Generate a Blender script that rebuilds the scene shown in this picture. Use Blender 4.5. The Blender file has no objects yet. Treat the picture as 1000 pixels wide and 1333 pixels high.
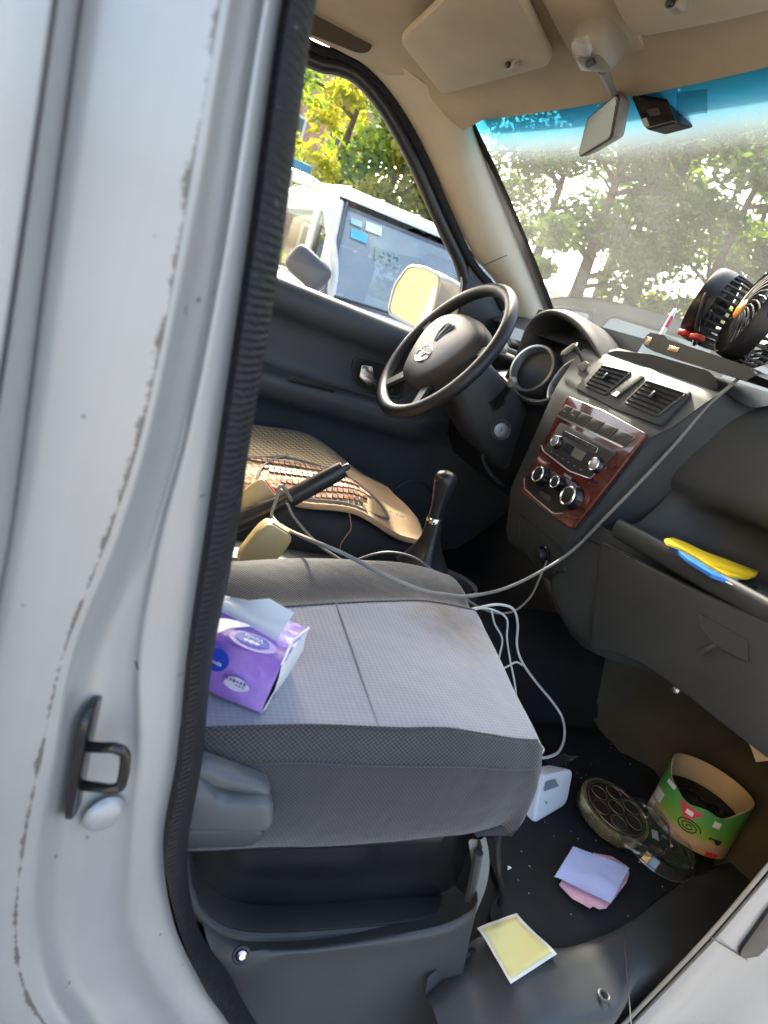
import bpy, bmesh, math, random
from math import sin, cos, pi, radians, sqrt
from mathutils import Vector, Matrix, noise
random.seed(7)
V = Vector
SC = bpy.context.scene
COL = SC.collection

# ------------------------------------------------------------------ camera
# van axes: x forward, y towards the driver's side, z up; floor of the footwell is z = 0
CAM_POS = V((0.0, -1.05, 0.72))
ROT = Matrix(((0.892, -0.181, -0.415), (-0.315, 0.411, -0.855), (0.325, 0.894, 0.310)))
FPX = 850.0
def _ortho(m):
    c0 = m.col[0].normalized(); c1 = (m.col[1] - c0 * m.col[1].dot(c0)).normalized(); c2 = c0.cross(c1)
    return Matrix((c0, c1, c2)).transposed()
ROT = _ortho(ROT)
cam_d = bpy.data.cameras.new('camera'); cam = bpy.data.objects.new('camera', cam_d); COL.objects.link(cam)
cam.matrix_world = Matrix.Translation(CAM_POS) @ ROT.to_4x4()
cam_d.sensor_fit = 'HORIZONTAL'; cam_d.sensor_width = 36; cam_d.lens = 36 * FPX / 1000
cam_d.clip_start = 0.02; cam_d.clip_end = 500
cam_d.dof.use_dof = True; cam_d.dof.focus_distance = 1.25; cam_d.dof.aperture_fstop = 10
SC.camera = cam

# ------------------------------------------------------------------ world, sun, exposure
SUN_DIR = V((0.12, 0.78, 0.60)).normalized()          # towards the sun: to the left of the van, through the driver's window
w = bpy.data.worlds.new('World'); SC.world = w; w.use_nodes = True
nt = w.node_tree; bg = nt.nodes['Background']
sky = nt.nodes.new('ShaderNodeTexSky'); sky.sky_type = 'NISHITA'; sky.sun_disc = False
sky.sun_elevation = math.asin(SUN_DIR.z); sky.sun_rotation = math.atan2(SUN_DIR.x, SUN_DIR.y)
sky.air_density = 1.0; sky.dust_density = 5.0; sky.ozone_density = 0.2
nt.links.new(sky.outputs[0], bg.inputs[0]); bg.inputs[1].default_value = 0.15
sun_d = bpy.data.lights.new('sun', 'SUN'); sun_d.energy = 3.0; sun_d.angle = radians(2.5); sun_d.color = (1.0, 0.90, 0.74)
sun = bpy.data.objects.new('sun', sun_d); COL.objects.link(sun)
sun.rotation_euler = (-SUN_DIR).to_track_quat('-Z', 'Y').to_euler(); sun.location = (0, 0, 6)
SC.view_settings.view_transform = 'Standard'; SC.view_settings.look = 'None'
SC.view_settings.gamma = 1; SC.view_settings.use_curve_mapping = False
SC.view_settings.exposure = 2.5
SC.render.engine = 'CYCLES'
SC.cycles.max_bounces = 10; SC.cycles.transparent_max_bounces = 24; SC.cycles.diffuse_bounces = 5
SC.cycles.caustics_reflective = False; SC.cycles.caustics_refractive = False; SC.cycles.sample_clamp_indirect = 6

def ray(u, v):
    return ROT @ V((u - 500, -(v - 666.5), -FPX))
def on(u, v, ax, val):
    d = ray(u, v); i = 'xyz'.index(ax); return CAM_POS + d * ((val - CAM_POS[i]) / d[i])
def onp(u, v, O, n):
    d = ray(u, v); return CAM_POS + d * ((V(O) - CAM_POS).dot(n) / d.dot(n))

# ------------------------------------------------------------------ materials
MATS = {}
def new_mat(name):
    m = bpy.data.materials.new(name); m.use_nodes = True
    nt = m.node_tree; return m, nt, nt.nodes['Principled BSDF']
def ND(nt, t, **k):
    n = nt.nodes.new(t)
    for a, b in k.items():
        if hasattr(n, a): setattr(n, a, b)
        else: n.inputs[a.replace('_', ' ')].default_value = b
    return n
def c4(c): return (c[0], c[1], c[2], 1)
def mixc(nt, fac, a, b, mode='MIX'):
    n = nt.nodes.new('ShaderNodeMix'); n.data_type = 'RGBA'; n.blend_type = mode
    for s, x in ((0, fac), (6, a), (7, b)):
        if isinstance(x, bpy.types.NodeSocket): nt.links.new(x, n.inputs[s])
        else: n.inputs[s].default_value = x if s == 0 else c4(x)
    return n.outputs[2]
def ramp(nt, src, p0, p1, c0=(0, 0, 0), c1=(1, 1, 1)):
    r = nt.nodes.new('ShaderNodeValToRGB'); nt.links.new(src, r.inputs[0])
    r.color_ramp.elements[0].position = p0; r.color_ramp.elements[1].position = p1
    r.color_ramp.elements[0].color = c4(c0); r.color_ramp.elements[1].color = c4(c1)
    return r.outputs[0]
def coords(nt, kind='Object'):
    return nt.nodes.new('ShaderNodeTexCoord').outputs[kind]
def noise_tex(nt, vec, scale, detail=4, rough=0.55):
    n = ND(nt, 'ShaderNodeTexNoise'); n.inputs['Scale'].default_value = scale
    n.inputs['Detail'].default_value = detail; n.inputs['Roughness'].default_value = rough
    nt.links.new(vec, n.inputs['Vector']); return n.outputs['Fac']
def pm(name, col, rough=0.5, metal=0.0, var=0.12, vs=9, bump=0.0, bs=300, dust=0.0, dustc=(0.32, 0.29, 0.25), spec=0.5, coat=0.0, bd=0.001):
    """general worn surface: blotchy colour, fine grain bump, optional dust specks"""
    if name in MATS: return MATS[name]
    m, nt, p = new_mat(name); vec = coords(nt)
    n1 = noise_tex(nt, vec, vs, 5)
    col_out = mixc(nt, ramp(nt, n1, 0.3, 0.72), [x * (1 - var) for x in col], [min(1, x * (1 + var)) for x in col])
    if dust:
        n2 = noise_tex(nt, vec, 160, 3, 0.7); n3 = noise_tex(nt, vec, 6, 4)
        sp = ramp(nt, n2, 0.66, 0.74); bl = ramp(nt, n3, 0.38, 0.75)
        mm = nt.nodes.new('ShaderNodeMath'); mm.operation = 'MULTIPLY'; nt.links.new(sp, mm.inputs[0]); nt.links.new(bl, mm.inputs[1])
        m2 = nt.nodes.new('ShaderNodeMath'); m2.operation = 'MULTIPLY'; nt.links.new(mm.outputs[0], m2.inputs[0]); m2.inputs[1].default_value = dust
        m3 = nt.nodes.new('ShaderNodeMath'); m3.operation = 'MULTIPLY_ADD'; nt.links.new(bl, m3.inputs[0]); m3.inputs[1].default_value = dust * 0.18; nt.links.new(m2.outputs[0], m3.inputs[2])
        col_out = mixc(nt, m3.outputs[0], col_out, dustc)
    nt.links.new(col_out, p.inputs['Base Color'])
    rr = ND(nt, 'ShaderNodeMapRange'); nt.links.new(noise_tex(nt, vec, vs * 2.3, 4), rr.inputs[0])
    rr.inputs[3].default_value = max(0.02, rough - 0.1); rr.inputs[4].default_value = min(1, rough + 0.1)
    nt.links.new(rr.outputs[0], p.inputs['Roughness'])
    p.inputs['Metallic'].default_value = metal; p.inputs['Specular IOR Level'].default_value = spec
    p.inputs['Coat Weight'].default_value = coat; p.inputs['Coat Roughness'].default_value = 0.08
    if bump:
        b = ND(nt, 'ShaderNodeBump'); b.inputs['Strength'].default_value = bump; b.inputs['Distance'].default_value = bd
        nt.links.new(noise_tex(nt, vec, bs, 3, 0.6), b.inputs['Height']); nt.links.new(b.outputs[0], p.inputs['Normal'])
    MATS[name] = m; return m

def knit(name, col, col2, pitch, rough=0.9, bump=0.6, diamond=False, stain=None):
    m, nt, p = new_mat(name); vec = coords(nt)
    sep = nt.nodes.new('ShaderNodeSeparateXYZ'); nt.links.new(vec, sep.inputs[0])
    def mth(op, a, b=None):
        n = nt.nodes.new('ShaderNodeMath'); n.operation = op
        for i, x in enumerate((a, b)):
            if x is None: continue
            if isinstance(x, bpy.types.NodeSocket): nt.links.new(x, n.inputs[i])
            else: n.inputs[i].default_value = x
        return n.outputs[0]
    yz = mth('ADD', sep.outputs[1], mth('MULTIPLY', sep.outputs[2], 0.9))
    f = 2 * pi / pitch
    if diamond: a = mth('ADD', sep.outputs[0], mth('MULTIPLY', yz, 1.25)); b = mth('SUBTRACT', sep.outputs[0], mth('MULTIPLY', yz, 1.25))
    else: a, b = sep.outputs[0], yz
    s = mth('MULTIPLY', mth('SINE', mth('MULTIPLY', a, f)), mth('SINE', mth('MULTIPLY', b, f)))
    h = mth('MULTIPLY_ADD', s, 0.5); nt.nodes[-1].inputs[2].default_value = 0.5
    n1 = noise_tex(nt, vec, 7, 5)
    base = mixc(nt, ramp(nt, h, 0.15, 0.8), col2, col)
    base = mixc(nt, ramp(nt, n1, 0.3, 0.75), base, mixc(nt, 0.16, base, (0.02, 0.02, 0.02)))
    if stain:
        dn = nt.nodes.new('ShaderNodeVectorMath'); dn.operation = 'DISTANCE'; nt.links.new(vec, dn.inputs[0]); dn.inputs[1].default_value = stain
        sm = ramp(nt, mth('ADD', dn.outputs['Value'], mth('MULTIPLY', noise_tex(nt, vec, 40, 4), 0.09)), 0.06, 0.14, (0.85, 0.85, 0.85), (0, 0, 0))
        base = mixc(nt, sm, base, (0.16, 0.13, 0.10))
    nt.links.new(base, p.inputs['Base Color']); p.inputs['Roughness'].default_value = rough
    p.inputs['Specular IOR Level'].default_value = 0.25
    p.inputs['Sheen Weight'].default_value = 0.25; p.inputs['Sheen Roughness'].default_value = 0.5
    bp = ND(nt, 'ShaderNodeBump'); bp.inputs['Strength'].default_value = bump; bp.inputs['Distance'].default_value = 0.0012
    nt.links.new(h, bp.inputs['Height'])
    b2 = ND(nt, 'ShaderNodeBump'); b2.inputs['Strength'].default_value = 0.35; b2.inputs['Distance'].default_value = 0.02
    nt.links.new(noise_tex(nt, vec, 9, 3), b2.inputs['Height']); nt.links.new(bp.outputs[0], b2.inputs['Normal'])
    nt.links.new(b2.outputs[0], p.inputs['Normal'])
    MATS[name] = m; return m

M_plastic = pm('dark_plastic', (0.036, 0.039, 0.041), 0.5, bump=0.25, bs=700, dust=0.22)
M_dash = pm('dash_plastic', (0.042, 0.046, 0.047), 0.55, bump=0.3, bs=900, dust=0.14, spec=0.28)
M_door = pm('door_plastic', (0.056, 0.060, 0.068), 0.5, bump=0.25, bs=700, dust=0.12)
M_black = pm('black_plastic', (0.014, 0.014, 0.016), 0.35, dust=0.1)
M_gloss = pm('gloss_black', (0.010, 0.010, 0.011), 0.2, coat=0.2)
M_rubber = None
M_chrome = pm('chrome', (0.72, 0.72, 0.72), 0.16, 1.0, var=0.05)
M_satin = pm('satin_silver', (0.56, 0.56, 0.55), 0.33, 0.9, var=0.05)
M_trim = pm('beige_trim', (0.54, 0.47, 0.355), 0.72, bump=0.15, bs=400, var=0.06)
M_head = pm('headliner_cloth', (0.46, 0.385, 0.275), 0.95, bump=0.35, bs=900, var=0.08, spec=0.2)
M_visor = pm('visor_vinyl', (0.50, 0.43, 0.315), 0.75, bump=0.3, bs=500, var=0.08)
M_grey = pm('grey_plastic', (0.30, 0.29, 0.26), 0.5, var=0.08)
M_carpet = pm('black_carpet', (0.020, 0.021, 0.022), 0.97, bump=0.9, bs=900, dust=0.14, spec=0.1)
M_mat = pm('black_felt', (0.020, 0.021, 0.022), 0.97, bump=1.0, bs=1200, dust=0.12, spec=0.1)
M_toe = pm('olive_felt', (0.085, 0.080, 0.062), 0.96, bump=0.8, bs=500, var=0.3, vs=6, spec=0.1)
M_metal = pm('bare_metal', (0.33, 0.33, 0.31), 0.5, 0.3, bump=0.2, bs=60, dust=0.5)
M_seatbox = pm('seat_box_black', (0.006, 0.007, 0.008), 0.22, dust=0.16, bump=0.1, bs=30)
M_knit_dark = knit('dark_knit', (0.078, 0.075, 0.072), (0.026, 0.025, 0.025), 0.0054)
M_knit_light = knit('light_knit', (0.31, 0.31, 0.345), (0.265, 0.265, 0.30), 0.0125, diamond=True, bump=0.35, stain=(0.50, -0.335, 0.335))
M_skirt = knit('skirt_cloth', (0.060, 0.056, 0.060), (0.030, 0.028, 0.030), 0.0045, bump=0.4)
M_white = pm('white_plastic', (0.72, 0.73, 0.74), 0.4, var=0.04)
M_wpaint = pm('white_paint', (0.74, 0.75, 0.75), 0.25, var=0.04, coat=0.4)
M_red = pm('red_plastic', (0.62, 0.04, 0.03), 0.35)
M_orange = pm('orange_badge', (0.72, 0.24, 0.02), 0.4)
M_yellow = pm('yellow_plastic', (0.80, 0.58, 0.02), 0.4)
M_blue = pm('blue_plastic', (0.02, 0.16, 0.55), 0.35)
M_beige_buckle = pm('beige_buckle', (0.52, 0.40, 0.19), 0.45, var=0.06)
M_cable_grey = pm('grey_cable', (0.22, 0.21, 0.19), 0.5)
M_cable_black = pm('black_cable', (0.02, 0.02, 0.02), 0.5)
M_cable_white = pm('white_cable', (0.68, 0.68, 0.64), 0.45)
M_tan = pm('tan_card', (0.55, 0.42, 0.27), 0.9, var=0.08)

def rubber():
    m, nt, p = new_mat('ribbed_rubber'); vec = coords(nt)
    wv = nt.nodes.new('ShaderNodeTexWave'); wv.bands_direction = 'Z'; wv.inputs['Scale'].default_value = 66
    wv.inputs['Distortion'].default_value = 2.2; wv.inputs['Detail'].default_value = 2; wv.inputs['Detail Scale'].default_value = 3
    nt.links.new(vec, wv.inputs['Vector'])
    p.inputs['Base Color'].default_value = (0.016, 0.017, 0.021, 1); p.inputs['Roughness'].default_value = 0.55
    col = mixc(nt, ramp(nt, noise_tex(nt, vec, 140, 3, 0.7), 0.66, 0.72), (0.009, 0.0095, 0.011), (0.10, 0.10, 0.10))
    nt.links.new(col, p.inputs['Base Color']); p.inputs['Specular IOR Level'].default_value = 0.3
    b = ND(nt, 'ShaderNodeBump'); b.inputs['Strength'].default_value = 0.45; b.inputs['Distance'].default_value = 0.002
    nt.links.new(wv.outputs['Fac'], b.inputs['Height']); nt.links.new(b.outputs[0], p.inputs['Normal'])
    return m
M_rubber = rubber()

def silver_paint():
    """silver body paint with a dirt line stored in the mesh attribute 'dirt'"""
    m, nt, p = new_mat('silver_paint'); vec = coords(nt)
    a = nt.nodes.new('ShaderNodeAttribute'); a.attribute_name = 'dirt'
    n1 = noise_tex(nt, vec, 48, 7, 0.78); n2 = noise_tex(nt, vec, 9, 3)
    mm = nt.nodes.new('ShaderNodeMath'); mm.operation = 'MULTIPLY_ADD'
    nt.links.new(a.outputs['Fac'], mm.inputs[0]); mm.inputs[1].default_value = 0.50; nt.links.new(n1, mm.inputs[2])
    dm = ramp(nt, mm.outputs[0], 0.90, 1.16, (0, 0, 0), (.85, .85, .85))
    base = mixc(nt, ramp(nt, n2, 0.3, 0.7), (0.365, 0.365, 0.35), (0.405, 0.405, 0.39))
    # faint vertical streaks and specks
    mp = nt.nodes.new('ShaderNodeMapping'); mp.inputs['Scale'].default_value = (160, 160, 6); nt.links.new(vec, mp.inputs[0])
    st = ramp(nt, noise_tex(nt, mp.outputs[0], 1.0, 3), 0.45, 0.8, (0, 0, 0), (0.13, 0.13, 0.13))
    base = mixc(nt, st, base, (0.30, 0.29, 0.27))
    sp = ramp(nt, noise_tex(nt, vec, 70, 2, 0.5), 0.735, 0.76)
    base = mixc(nt, sp, base, (0.12, 0.11, 0.10))
    base = mixc(nt, dm, base, (0.10, 0.085, 0.065))
    nt.links.new(base, p.inputs['Base Color'])
    p.inputs['Metallic'].default_value = 0.35; p.inputs['Roughness'].default_value = 0.42
    p.inputs['Coat Weight'].default_value = 0.35; p.inputs['Coat Roughness'].default_value = 0.12
    b = ND(nt, 'ShaderNodeBump'); b.inputs['Strength'].default_value = 0.10; b.inputs['Distance'].default_value = 0.002
    nt.links.new(noise_tex(nt, vec, 40, 3), b.inputs['Height']); nt.links.new(b.outputs[0], p.inputs['Normal'])
    return m
M_silver = silver_paint()

def wood():
    m, nt, p = new_mat('lacquered_wood'); vec = coords(nt)
    mp = nt.nodes.new('ShaderNodeMapping'); mp.inputs['Scale'].default_value = (8, 8, 30); mp.inputs['Rotation'].default_value = (0.2, 0, 0)
    nt.links.new(vec, mp.inputs[0])
    n = noise_tex(nt, mp.outputs[0], 2.2, 6, 0.6)
    nt.links.new(ramp(nt, n, 0.3, 0.7, (0.045, 0.008, 0.006), (0.17, 0.035, 0.022)), p.inputs['Base Color'])
    p.inputs['Roughness'].default_value = 0.18; p.inputs['Coat Weight'].default_value = 1.0; p.inputs['Coat Roughness'].default_value = 0.05
    return m
M_wood = wood()

def glass_mat(name, tint=(0.93, 0.97, 0.95), haze=0.0, band=False, gloss=0.06):
    """thin pane: mostly see-through, a little mirror, dust that scatters daylight"""
    m = bpy.data.materials.new(name); m.use_nodes = True; nt = m.node_tree
    out = nt.nodes['Material Output']; nt.nodes.remove(nt.nodes['Principled BSDF']); vec = coords(nt)
    tr = nt.nodes.new('ShaderNodeBsdfTransparent'); gl = nt.nodes.new('ShaderNodeBsdfGlossy'); gl.inputs['Roughness'].default_value = 0.02
    tcol = None
    if band:
        sep = nt.nodes.new('ShaderNodeSeparateXYZ'); nt.links.new(vec, sep.inputs[0])
        mr = ND(nt, 'ShaderNodeMapRange'); mr.interpolation_type = 'SMOOTHSTEP'
        mr.inputs[1].default_value = 1.085; mr.inputs[2].default_value = 1.145; nt.links.new(sep.outputs[2], mr.inputs[0])
        tcol = mixc(nt, mr.outputs[0], tint, (0.05, 0.34, 0.50)); nt.links.new(tcol, tr.inputs['Color'])
    else: tr.inputs['Color'].default_value = c4(tint)
    fr = nt.nodes.new('ShaderNodeLayerWeight'); fr.inputs[0].default_value = 0.5
    pw = nt.nodes.new('ShaderNodeMath'); pw.operation = 'POWER'; nt.links.new(fr.outputs['Facing'], pw.inputs[0]); pw.inputs[1].default_value = 5.0
    ml = nt.nodes.new('ShaderNodeMath'); ml.operation = 'MULTIPLY_ADD'; ml.use_clamp = True; nt.links.new(pw.outputs[0], ml.inputs[0]); ml.inputs[1].default_value = gloss * 7; ml.inputs[2].default_value = gloss
    mx = nt.nodes.new('ShaderNodeMixShader'); nt.links.new(ml.outputs[0], mx.inputs[0]); nt.links.new(tr.outputs[0], mx.inputs[1]); nt.links.new(gl.outputs[0], mx.inputs[2])
    last = mx.outputs[0]
    if haze:
        df = nt.nodes.new('ShaderNodeBsdfDiffuse'); df.inputs[0].default_value = (0.62, 0.62, 0.56, 1)
        tl = nt.nodes.new('ShaderNodeBsdfTranslucent'); tl.inputs[0].default_value = (0.62, 0.62, 0.56, 1)
        if band:
            tc = mixc(nt, mr.outputs[0], (0.60, 0.61, 0.56), (0.04, 0.30, 0.46)); nt.links.new(tc, tl.inputs[0]); nt.links.new(tc, df.inputs[0])
        ds = nt.nodes.new('ShaderNodeMixShader'); ds.inputs[0].default_value = 0.6; nt.links.new(df.outputs[0], ds.inputs[1]); nt.links.new(tl.outputs[0], ds.inputs[2])
        big = ramp(nt, noise_tex(nt, vec, 4.5, 5, 0.6), 0.25, 0.8, (haze * 0.45,) * 3, (haze * 1.35,) * 3)
        fine = ramp(nt, noise_tex(nt, vec, 170, 3, 0.6), 0.66, 0.76, (0, 0, 0), (0.38, 0.38, 0.38))
        mp = nt.nodes.new('ShaderNodeMapping'); mp.inputs['Scale'].default_value = (30, 75, 30); mp.inputs['Rotation'].default_value = (0.4, 0.3, 0.5); nt.links.new(vec, mp.inputs[0])
        drip = ramp(nt, noise_tex(nt, mp.outputs[0], 1.2, 4, 0.65), 0.66, 0.76, (0, 0, 0), (0.34, 0.34, 0.34))
        s1 = nt.nodes.new('ShaderNodeMath'); s1.operation = 'ADD'; nt.links.new(big, s1.inputs[0]); nt.links.new(fine, s1.inputs[1])
        s2 = nt.nodes.new('ShaderNodeMath'); s2.operation = 'ADD'; s2.use_clamp = True; nt.links.new(s1.outputs[0], s2.inputs[0]); nt.links.new(drip, s2.inputs[1])
        if band:
            s3 = nt.nodes.new('ShaderNodeMath'); s3.operation = 'MULTIPLY_ADD'; s3.use_clamp = True; nt.links.new(mr.outputs[0], s3.inputs[0]); s3.inputs[1].default_value = 0.72; nt.links.new(s2.outputs[0], s3.inputs[2]); s2 = s3
        hz = nt.nodes.new('ShaderNodeMixShader'); nt.links.new(s2.outputs[0], hz.inputs[0]); nt.links.new(last, hz.inputs[1]); nt.links.new(ds.outputs[0], hz.inputs[2]); last = hz.outputs[0]
    nt.links.new(last, out.inputs[0]); return m
M_windshield = glass_mat('dusty_windshield', haze=0.135, band=True, gloss=0.03)
M_pane = glass_mat('clear_pane', (0.95, 0.98, 0.97), gloss=0.03)
M_clear = glass_mat('clear_plastic', (0.86, 0.88, 0.88), haze=0.06, gloss=0.10)
M_carglass = pm('car_glass', (0.10, 0.14, 0.17), 0.06, coat=1.0)
M_vanglass = glass_mat('van_glass', (0.70, 0.86, 0.92), haze=0.24, gloss=0.28)

def mirror_mat():
    m, nt, p = new_mat('mirror_glass'); p.inputs['Base Color'].default_value = (0.42, 0.44, 0.42, 1)
    p.inputs['Metallic'].default_value = 1; p.inputs['Roughness'].default_value = 0.03; return m
M_mirror = mirror_mat()
M_mirror_dim = mirror_mat(); M_mirror_dim.name = 'dimming_mirror'; M_mirror_dim.node_tree.nodes['Principled BSDF'].inputs['Base Color'].default_value = (.11, .12, .105, 1); M_mirror_dim.node_tree.nodes['Principled BSDF'].inputs['Roughness'].default_value = .12

def leaf_mat(name, c0, c1):
    m = bpy.data.materials.new(name); m.use_nodes = True; nt = m.node_tree
    out = nt.nodes['Material Output']; nt.nodes.remove(nt.nodes['Principled BSDF'])
    gi = nt.nodes.new('ShaderNodeNewGeometry'); col = ramp(nt, gi.outputs['Random Per Island'], 0.0, 1.0, c0, c1)
    df = nt.nodes.new('ShaderNodeBsdfDiffuse'); tl = nt.nodes.new('ShaderNodeBsdfTranslucent'); gl = nt.nodes.new('ShaderNodeBsdfGlossy'); gl.inputs['Roughness'].default_value = 0.4
    nt.links.new(col, df.inputs[0]); nt.links.new(mixc(nt, 1.0, col, (1.9, 1.75, 0.7), 'MULTIPLY'), tl.inputs[0])
    a = nt.nodes.new('ShaderNodeMixShader'); a.inputs[0].default_value = 0.5; nt.links.new(df.outputs[0], a.inputs[1]); nt.links.new(tl.outputs[0], a.inputs[2])
    b = nt.nodes.new('ShaderNodeMixShader'); b.inputs[0].default_value = 0.05; nt.links.new(a.outputs[0], b.inputs[1]); nt.links.new(gl.outputs[0], b.inputs[2])
    nt.links.new(b.outputs[0], out.inputs[0]); return m
M_leaf = [leaf_mat('leaf_green', (0.07, 0.14, 0.03), (0.17, 0.25, 0.05)), leaf_mat('leaf_sunlit', (0.18, 0.22, 0.03), (0.36, 0.35, 0.04)), leaf_mat('leaf_dark', (0.04, 0.085, 0.03), (0.095, 0.155, 0.045))]  # the yellow set carries backlit sun in its leaf colour
M_bark = pm('bark', (0.15, 0.11, 0.075), 0.9, bump=0.8, bs=30, var=0.4, bd=0.02)

# ------------------------------------------------------------------ mesh helpers
class MB:
    def __init__(s): s.v = []; s.f = []; s.mi = []; s.cur = 0
    def add(s, vs, fs):
        o = len(s.v); s.v += [V(p) for p in vs]; s.f += [tuple(i + o for i in f) for f in fs]; s.mi += [s.cur] * len(fs); return s
    def grid(s, rows, closed=False):
        n = len(rows[0]); vs = [p for r in rows for p in r]; fs = []
        for i in range(len(rows) - 1):
            for j in range(n if closed else n - 1):
                a = i * n + j; b = i * n + (j + 1) % n; fs.append((a, b, b + n, a + n))
        return s.add(vs, fs)
    def loft(s, rings, cap=True):
        s.grid(rings, True)
        if cap:
            n = len(rings[0]); o = len(s.v) - n * len(rings)
            s.f.append(tuple(o + i for i in reversed(range(n)))); s.mi.append(s.cur)
            o2 = len(s.v) - n; s.f.append(tuple(o2 + i for i in range(n))); s.mi.append(s.cur)
        return s
    def tube(s, path, r, n=10, cap=True, flat=1.0):
        path = [V(p) for p in path]; rs = r if isinstance(r, (list, tuple)) else [r] * len(path); rings = []; up = None
        for i, p in enumerate(path):
            t = (path[min(i + 1, len(path) - 1)] - path[max(i - 1, 0)]).normalized()
            if up is None: up = t.orthogonal().normalized()
            up = (up - t * up.dot(t)).normalized(); sd = t.cross(up)
            rings.append([p + up * cos(a) * rs[i] + sd * sin(a) * rs[i] * flat for a in [2 * pi * k / n for k in range(n)]])
        return s.loft(rings, cap)
    def torus(s, O, ax, R, r, n=48, m=10, a0=0, a1=2 * pi):
        ax = V(ax).normalized(); e1 = ax.orthogonal().normalized(); e2 = ax.cross(e1); rings = []
        full = abs(a1 - a0 - 2 * pi) < 1e-6; N = n if full else n + 1
        for i in range(N):
            a = a0 + (a1 - a0) * i / n; d = e1 * cos(a) + e2 * sin(a)
            rings.append([V(O) + d * (R + r * cos(b)) + ax * r * sin(b) for b in [2 * pi * k / m for k in range(m)]])
        if full: rings.append(rings[0])
        return s.grid(rings, True)
    def lathe(s, prof, O, ax, n=40, cap=False, e1=None):
        ax = V(ax).normalized(); e1 = V(e1).normalized() if e1 else ax.orthogonal().normalized(); e2 = ax.cross(e1)
        rings = [[V(O) + (e1 * cos(a) + e2 * sin(a)) * r + ax * h for a in [2 * pi * k / n for k in range(n)]] for r, h in prof]
        return s.loft(rings, cap)
    def rbox(s, M, sx, sy, sz, r=0.004, seg=3):
        bm = bmesh.new(); bmesh.ops.create_cube(bm, size=1.0)
        for v in bm.verts: v.co = V((v.co.x * sx, v.co.y * sy, v.co.z * sz))
        if r: bmesh.ops.bevel(bm, geom=bm.edges[:], offset=min(r, sx * .49, sy * .49, sz * .49), segments=seg, profile=0.5, affect='EDGES')
        bm.verts.index_update(); s.add([M @ v.co for v in bm.verts], [tuple(v.index for v in f.verts) for f in bm.faces]); bm.free(); return s
    def slab(s, pts, nrm, t, bev=0.0, seg=2):
        """polygon pts extruded by t along nrm, top edges rounded"""
        nrm = V(nrm).normalized(); n = len(pts); pts = [V(p) for p in pts]; c = sum(pts, V()) / n
        rings = [pts]
        if bev:
            rings.append([p + nrm * (t - bev) for p in pts])
            for k in range(1, seg + 1):
                a = k / seg * pi / 2
                rings.append([p + (c - p).normalized() * bev * (1 - cos(a)) + nrm * (t - bev + bev * sin(a)) for p in pts])
        else: rings.append([p + nrm * t for p in pts])
        return s.loft(rings)
    def build(s, name, mat, parent=None, smooth=True, ang=40, mods=None, **props):
        me = bpy.data.meshes.new(name); me.from_pydata([tuple(p) for p in s.v], [], s.f); me.update()
        mats = mat if isinstance(mat, (list, tuple)) else [mat]
        for m in mats: me.materials.append(m)
        if len(mats) > 1:
            for p, i in zip(me.polygons, s.mi): p.material_index = i
        bm = bmesh.new(); bm.from_mesh(me); bmesh.ops.recalc_face_normals(bm, faces=bm.faces); bm.to_mesh(me); bm.free()
        if smooth:
            for p in me.polygons: p.use_smooth = True
            me.set_sharp_from_angle(angle=radians(ang))
        o = bpy.data.objects.new(name, me); COL.objects.link(o)
        if parent: attach(o, parent)
        for k, v in (mods or []):
            md = o.modifiers.new(k, k)
            for a, b in v.items(): setattr(md, a, b)
        for k, v in props.items(): o[k] = v
        return o
def attach(o, parent):
    o.parent = parent; m = Matrix(); q = parent
    while q: m = q.matrix_basis @ m if q.parent is None else q.matrix_parent_inverse @ q.matrix_basis @ m; q = q.parent
    o.matrix_parent_inverse = m.inverted()
def thing(name, label, cat, loc=(0, 0, 0), group=None):
    o = bpy.data.objects.new(name, None); COL.objects.link(o); o.location = loc; o.empty_display_size = 0.05
    o['label'] = label; o['category'] = cat
    if group: o['group'] = group
    return o
def tag(o, label, cat, group=None):
    o['label'] = label; o['category'] = cat
    if group: o['group'] = group
    return o
def catmull(pts, k=8, closed=False):
    pts = [V(p) for p in pts]; n = len(pts); out = []
    for i in range(n if closed else n - 1):
        g = (lambda j: pts[j % n]) if closed else (lambda j: pts[max(0, min(n - 1, j))])
        p0, p1, p2, p3 = g(i - 1), g(i), g(i + 1), g(i + 2)
        for q in range(k):
            t = q / k
            out.append(0.5 * ((2 * p1) + (p2 - p0) * t + (2 * p0 - 5 * p1 + 4 * p2 - p3) * t * t + (3 * p1 - p0 - 3 * p2 + p3) * t ** 3))
    if not closed: out.append(pts[-1].copy())
    return out
def rpoly(w, h, r, seg=5):
    """rounded rectangle outline, centred, as (a, b)"""
    r = min(r, w / 2 - 1e-5, h / 2 - 1e-5); o = []
    for cx, cy, a0 in ((w / 2 - r, h / 2 - r, 0), (-w / 2 + r, h / 2 - r, pi / 2), (-w / 2 + r, -h / 2 + r, pi), (w / 2 - r, -h / 2 + r, 1.5 * pi)):
        for k in range(seg + 1):
            a = a0 + k / seg * pi / 2; o.append((cx + r * cos(a), cy + r * sin(a)))
    return o
def round_quad(pts, r, seg=5):
    """rounded outline of a 3D polygon"""
    pts = [V(p) for p in pts]; n = len(pts); out = []
    for i in range(n):
        p = pts[i]; a = (pts[i - 1] - p); b = (pts[(i + 1) % n] - p); ra = min(r, a.length * .45); rb = min(r, b.length * .45)
        A = p + a.normalized() * ra; B = p + b.normalized() * rb
        for k in range(seg + 1):
            t = k / seg; out.append(A * (1 - t) ** 2 + p * 2 * t * (1 - t) + B * t * t)
    return out
def lerp(a, b, t): return a + (b - a) * t
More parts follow.
